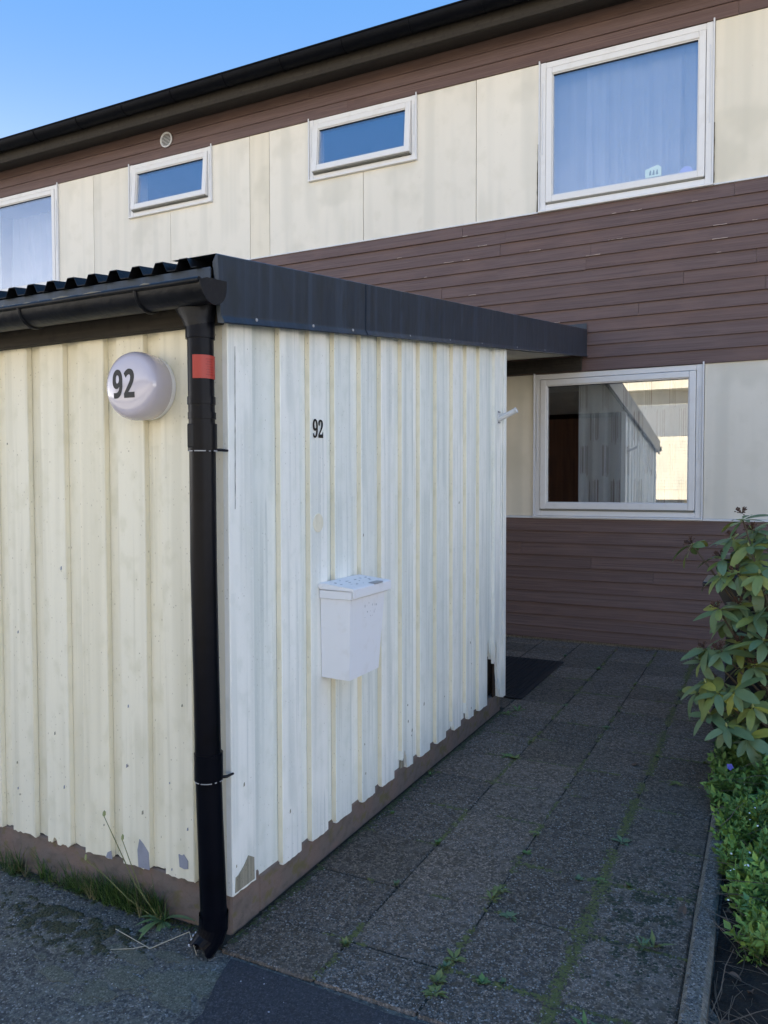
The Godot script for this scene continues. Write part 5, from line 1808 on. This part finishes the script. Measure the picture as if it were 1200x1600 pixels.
# ------------------------------------------------------------------ litter
func litter():
	# dry twigs on the soil and straws on the path
	var mb := MB.new()
	mb.tube([Vector3(-0.5, 0, 0), Vector3(-0.15, 0.02, 0.025), Vector3(0.2, 0.01, -0.01), Vector3(0.5, 0.015, 0.02)], [0.005, 0.0065, 0.005, 0.0025], 5)
	var xs := []
	var cols := []
	for k in 620:
		var x := rf(1.43, 2.3)
		var z := rf(4.2, 5.4)
		var y := rf(0.012, 0.06)
		if k % 4 == 0:
			z = rf(3.3, 4.5); y = rf(0.06, 0.26)
		var L := rf(0.06, 0.26)
		xs.append(Transform3D((Basis(Vector3.UP, rf(0, TAU)) * Basis(Vector3(0, 0, 1), rf(-0.25, 0.35))).scaled(Vector3.ONE * L), Vector3(x, y, z)))
		var t := rf(0.4, 1.2)
		cols.append(Color(0.17 * t, 0.13 * t, 0.095 * t))
	scatter("dry_twigs", "tangle of dry brown twigs on the soil at the kerb's near end", "twigs", mb.mesh(), tinted_small("twig_tone", Color(1, 1, 1)), xs, cols)
	xs = []
	cols = []
	for k in 300:
		var x := rf(-0.02, 1.33)
		var z := rf(0.05, 5.2)
		if k % 3 == 0:
			x = [0.0, 0.343, 0.682, 1.012, 1.33][rng.randi() % 5] + rng.randfn(0, 0.03)
		if k % 9 == 0:
			x = rf(-0.9, 0.0); z = rf(5.25, 5.7)
		xs.append(Transform3D((Basis(Vector3.UP, rf(0, TAU))).scaled(Vector3(1, 0.5, 1) * rf(0.02, 0.075)), Vector3(x, 0.0 if z < 5.26 else -0.009, z)))
		var t := rf(0.4, 1.0)
		cols.append(Color(0.36 * t, 0.33 * t, 0.25 * t))
	scatter("straw_bits", "scattered bits of dry straw on the slabs and asphalt", "straw", mb.mesh(), tinted_small("straw_tone", Color(1, 1, 1)), xs, cols)
	# white grit
	var gr := MB.new()
	gr.box(Vector3(-0.5, -0.3, -0.4), Vector3(0.5, 0.3, 0.4), 0.25)
	xs = []
	for k in 330:
		var x := rf(-1.1, 1.33)
		var z := rf(5.22, 5.85) if x < 0 or k % 3 == 0 else rf(2.0, 5.25)
		xs.append(Transform3D(Basis(Vector3.UP, rf(0, TAU)).scaled(Vector3.ONE * rf(0.0016, 0.0045)), Vector3(x, 0.0005 if z < 5.26 and x > 0 else -0.009, z)))
	scatter("white_grit", "white specks of grit strewn over asphalt and slabs", "grit", gr.mesh(), M.pebble, xs, [])
	# loose chippings and exposed aggregate, too many to count
	var st := MB.new()
	st.box(Vector3(-0.5, -0.28, -0.38), Vector3(0.5, 0.28, 0.38), 0.24)
	xs = []
	cols = []
	for k in 9000:
		var x := rf(-1.35, 0.12)
		var z := 5.19 + 0.85 * pow(rf(0, 1), 0.9)
		if x > 0.08 and z > 5.3: continue
		xs.append(Transform3D((Basis(Vector3.UP, rf(0, TAU)) * Basis(Vector3.RIGHT, rf(-0.4, 0.4))).scaled(Vector3(1, 0.7, 1) * rf(0.003, 0.0085)), Vector3(x, -0.0098, z)))
		var t := pow(rf(0.0, 1.0), 2.2) * 0.26 + 0.05
		cols.append(Color(t, t * 0.98, t * 0.95))
	for k in 3500:
		xs.append(Transform3D(Basis(Vector3.UP, rf(0, TAU)).scaled(Vector3(1, 0.6, 1) * rf(0.003, 0.007)), Vector3(rf(0.1, 1.3), -0.0040, rf(5.30, 5.75))))
		var t := 0.03 + 0.05 * rng.randf() + (0.35 if rng.randf() < 0.02 else 0.0)
		cols.append(Color(t, t * 1.02, t * 1.1))
	scatter("asphalt_chippings", "small stones worn loose in the asphalt surface", "chippings", st.mesh(), tinted_small("stone_tone", Color(1, 1, 1)), xs, cols)
	xs = []
	cols = []
	for k in 26000:
		var x := rf(0.0, 1.335)
		var z := 5.255 - 3.2 * pow(rf(0, 1), 1.5)
		var y := 0.0004
		if k % 13 == 0:
			x = rf(1.352, 1.398)
			z = rf(3.5, 5.3)
			y = 0.0302 if z < 4.465 else 0.0502
		xs.append(Transform3D((Basis(Vector3.UP, rf(0, TAU)) * Basis(Vector3.RIGHT, rf(-0.4, 0.4))).scaled(Vector3(1, 0.62, 1) * rf(0.003, 0.0085)), Vector3(x, y, z)))
		var t := pow(rf(0.0, 1.0), 2.0) * 0.30 + 0.05
		cols.append(Color(t, t * 0.93, t * 0.86))
	scatter("exposed_aggregate", "pebbles showing in the worn faces of slabs and kerb", "aggregate", st.mesh(), tinted_small("aggregate_tone", Color(1, 1, 1)), xs, cols)
	# bent straws by the downpipe
	var s := thing("straw", "long bent pale straw lying by the downpipe foot", "straw", Vector3(-0.26, -0.008, 5.29))
	mb = MB.new()
	mb.tube([Vector3(-0.13, 0.004, 0.03), Vector3(0.05, 0.003, 0.06), Vector3(0.16, 0.055, 0.0), Vector3(0.215, 0.01, 0.03)], [0.0016, 0.0018, 0.0018, 0.0014], 6)
	put("stem", mb, M.straw, s)
	mb = MB.new()
	mb.tube([Vector3(-0.06, 0.003, 0.12), Vector3(0.0, 0.003, 0.085), Vector3(0.03, 0.004, 0.055)], [0.0012, 0.0014, 0.0012], 6)
	put("side_stem", mb, M.straw, s)
	# dead leaves on soil and kerb
	var lm := leaf_mesh(0.05, 0.024, 0.5, 0.5)
	for a in [[1.46, 4.72, 0.02], [1.52, 4.80, 0.03], [1.44, 4.42, 0.05], [1.56, 4.66, 0.04], [1.47, 4.95, 0.02], [1.30, 4.36, 0.004], [1.62, 4.9, 0.02], [0.95, 3.0, 0.003], [-0.15, 0.25, 0.003], [0.35, 0.12, 0.003], [0.62, 0.10, 0.003], [1.25, 4.64, 0.004]]:
		var o := put_mesh("dead_leaf", lm, M.dead_leaf)
		var lies := "on the soil beside the kerb"
		if a[0] < 1.35: lies = "on the slabs beside the kerb" if a[0] > 1.2 else ("on the middle of the path" if a[1] > 1 else "at the foot of the brown house wall")
		tag(o, "curled dry brown leaf " + lies, "leaf", "dry leaves on the ground")
		o.position = Vector3(a[0], a[2] + 0.008, a[1])
		o.rotation = Vector3(rf(-0.2, 0.3), rf(0, TAU), rf(-0.3, 0.3))
		o.scale = Vector3.ONE * rf(0.6, 1.2)
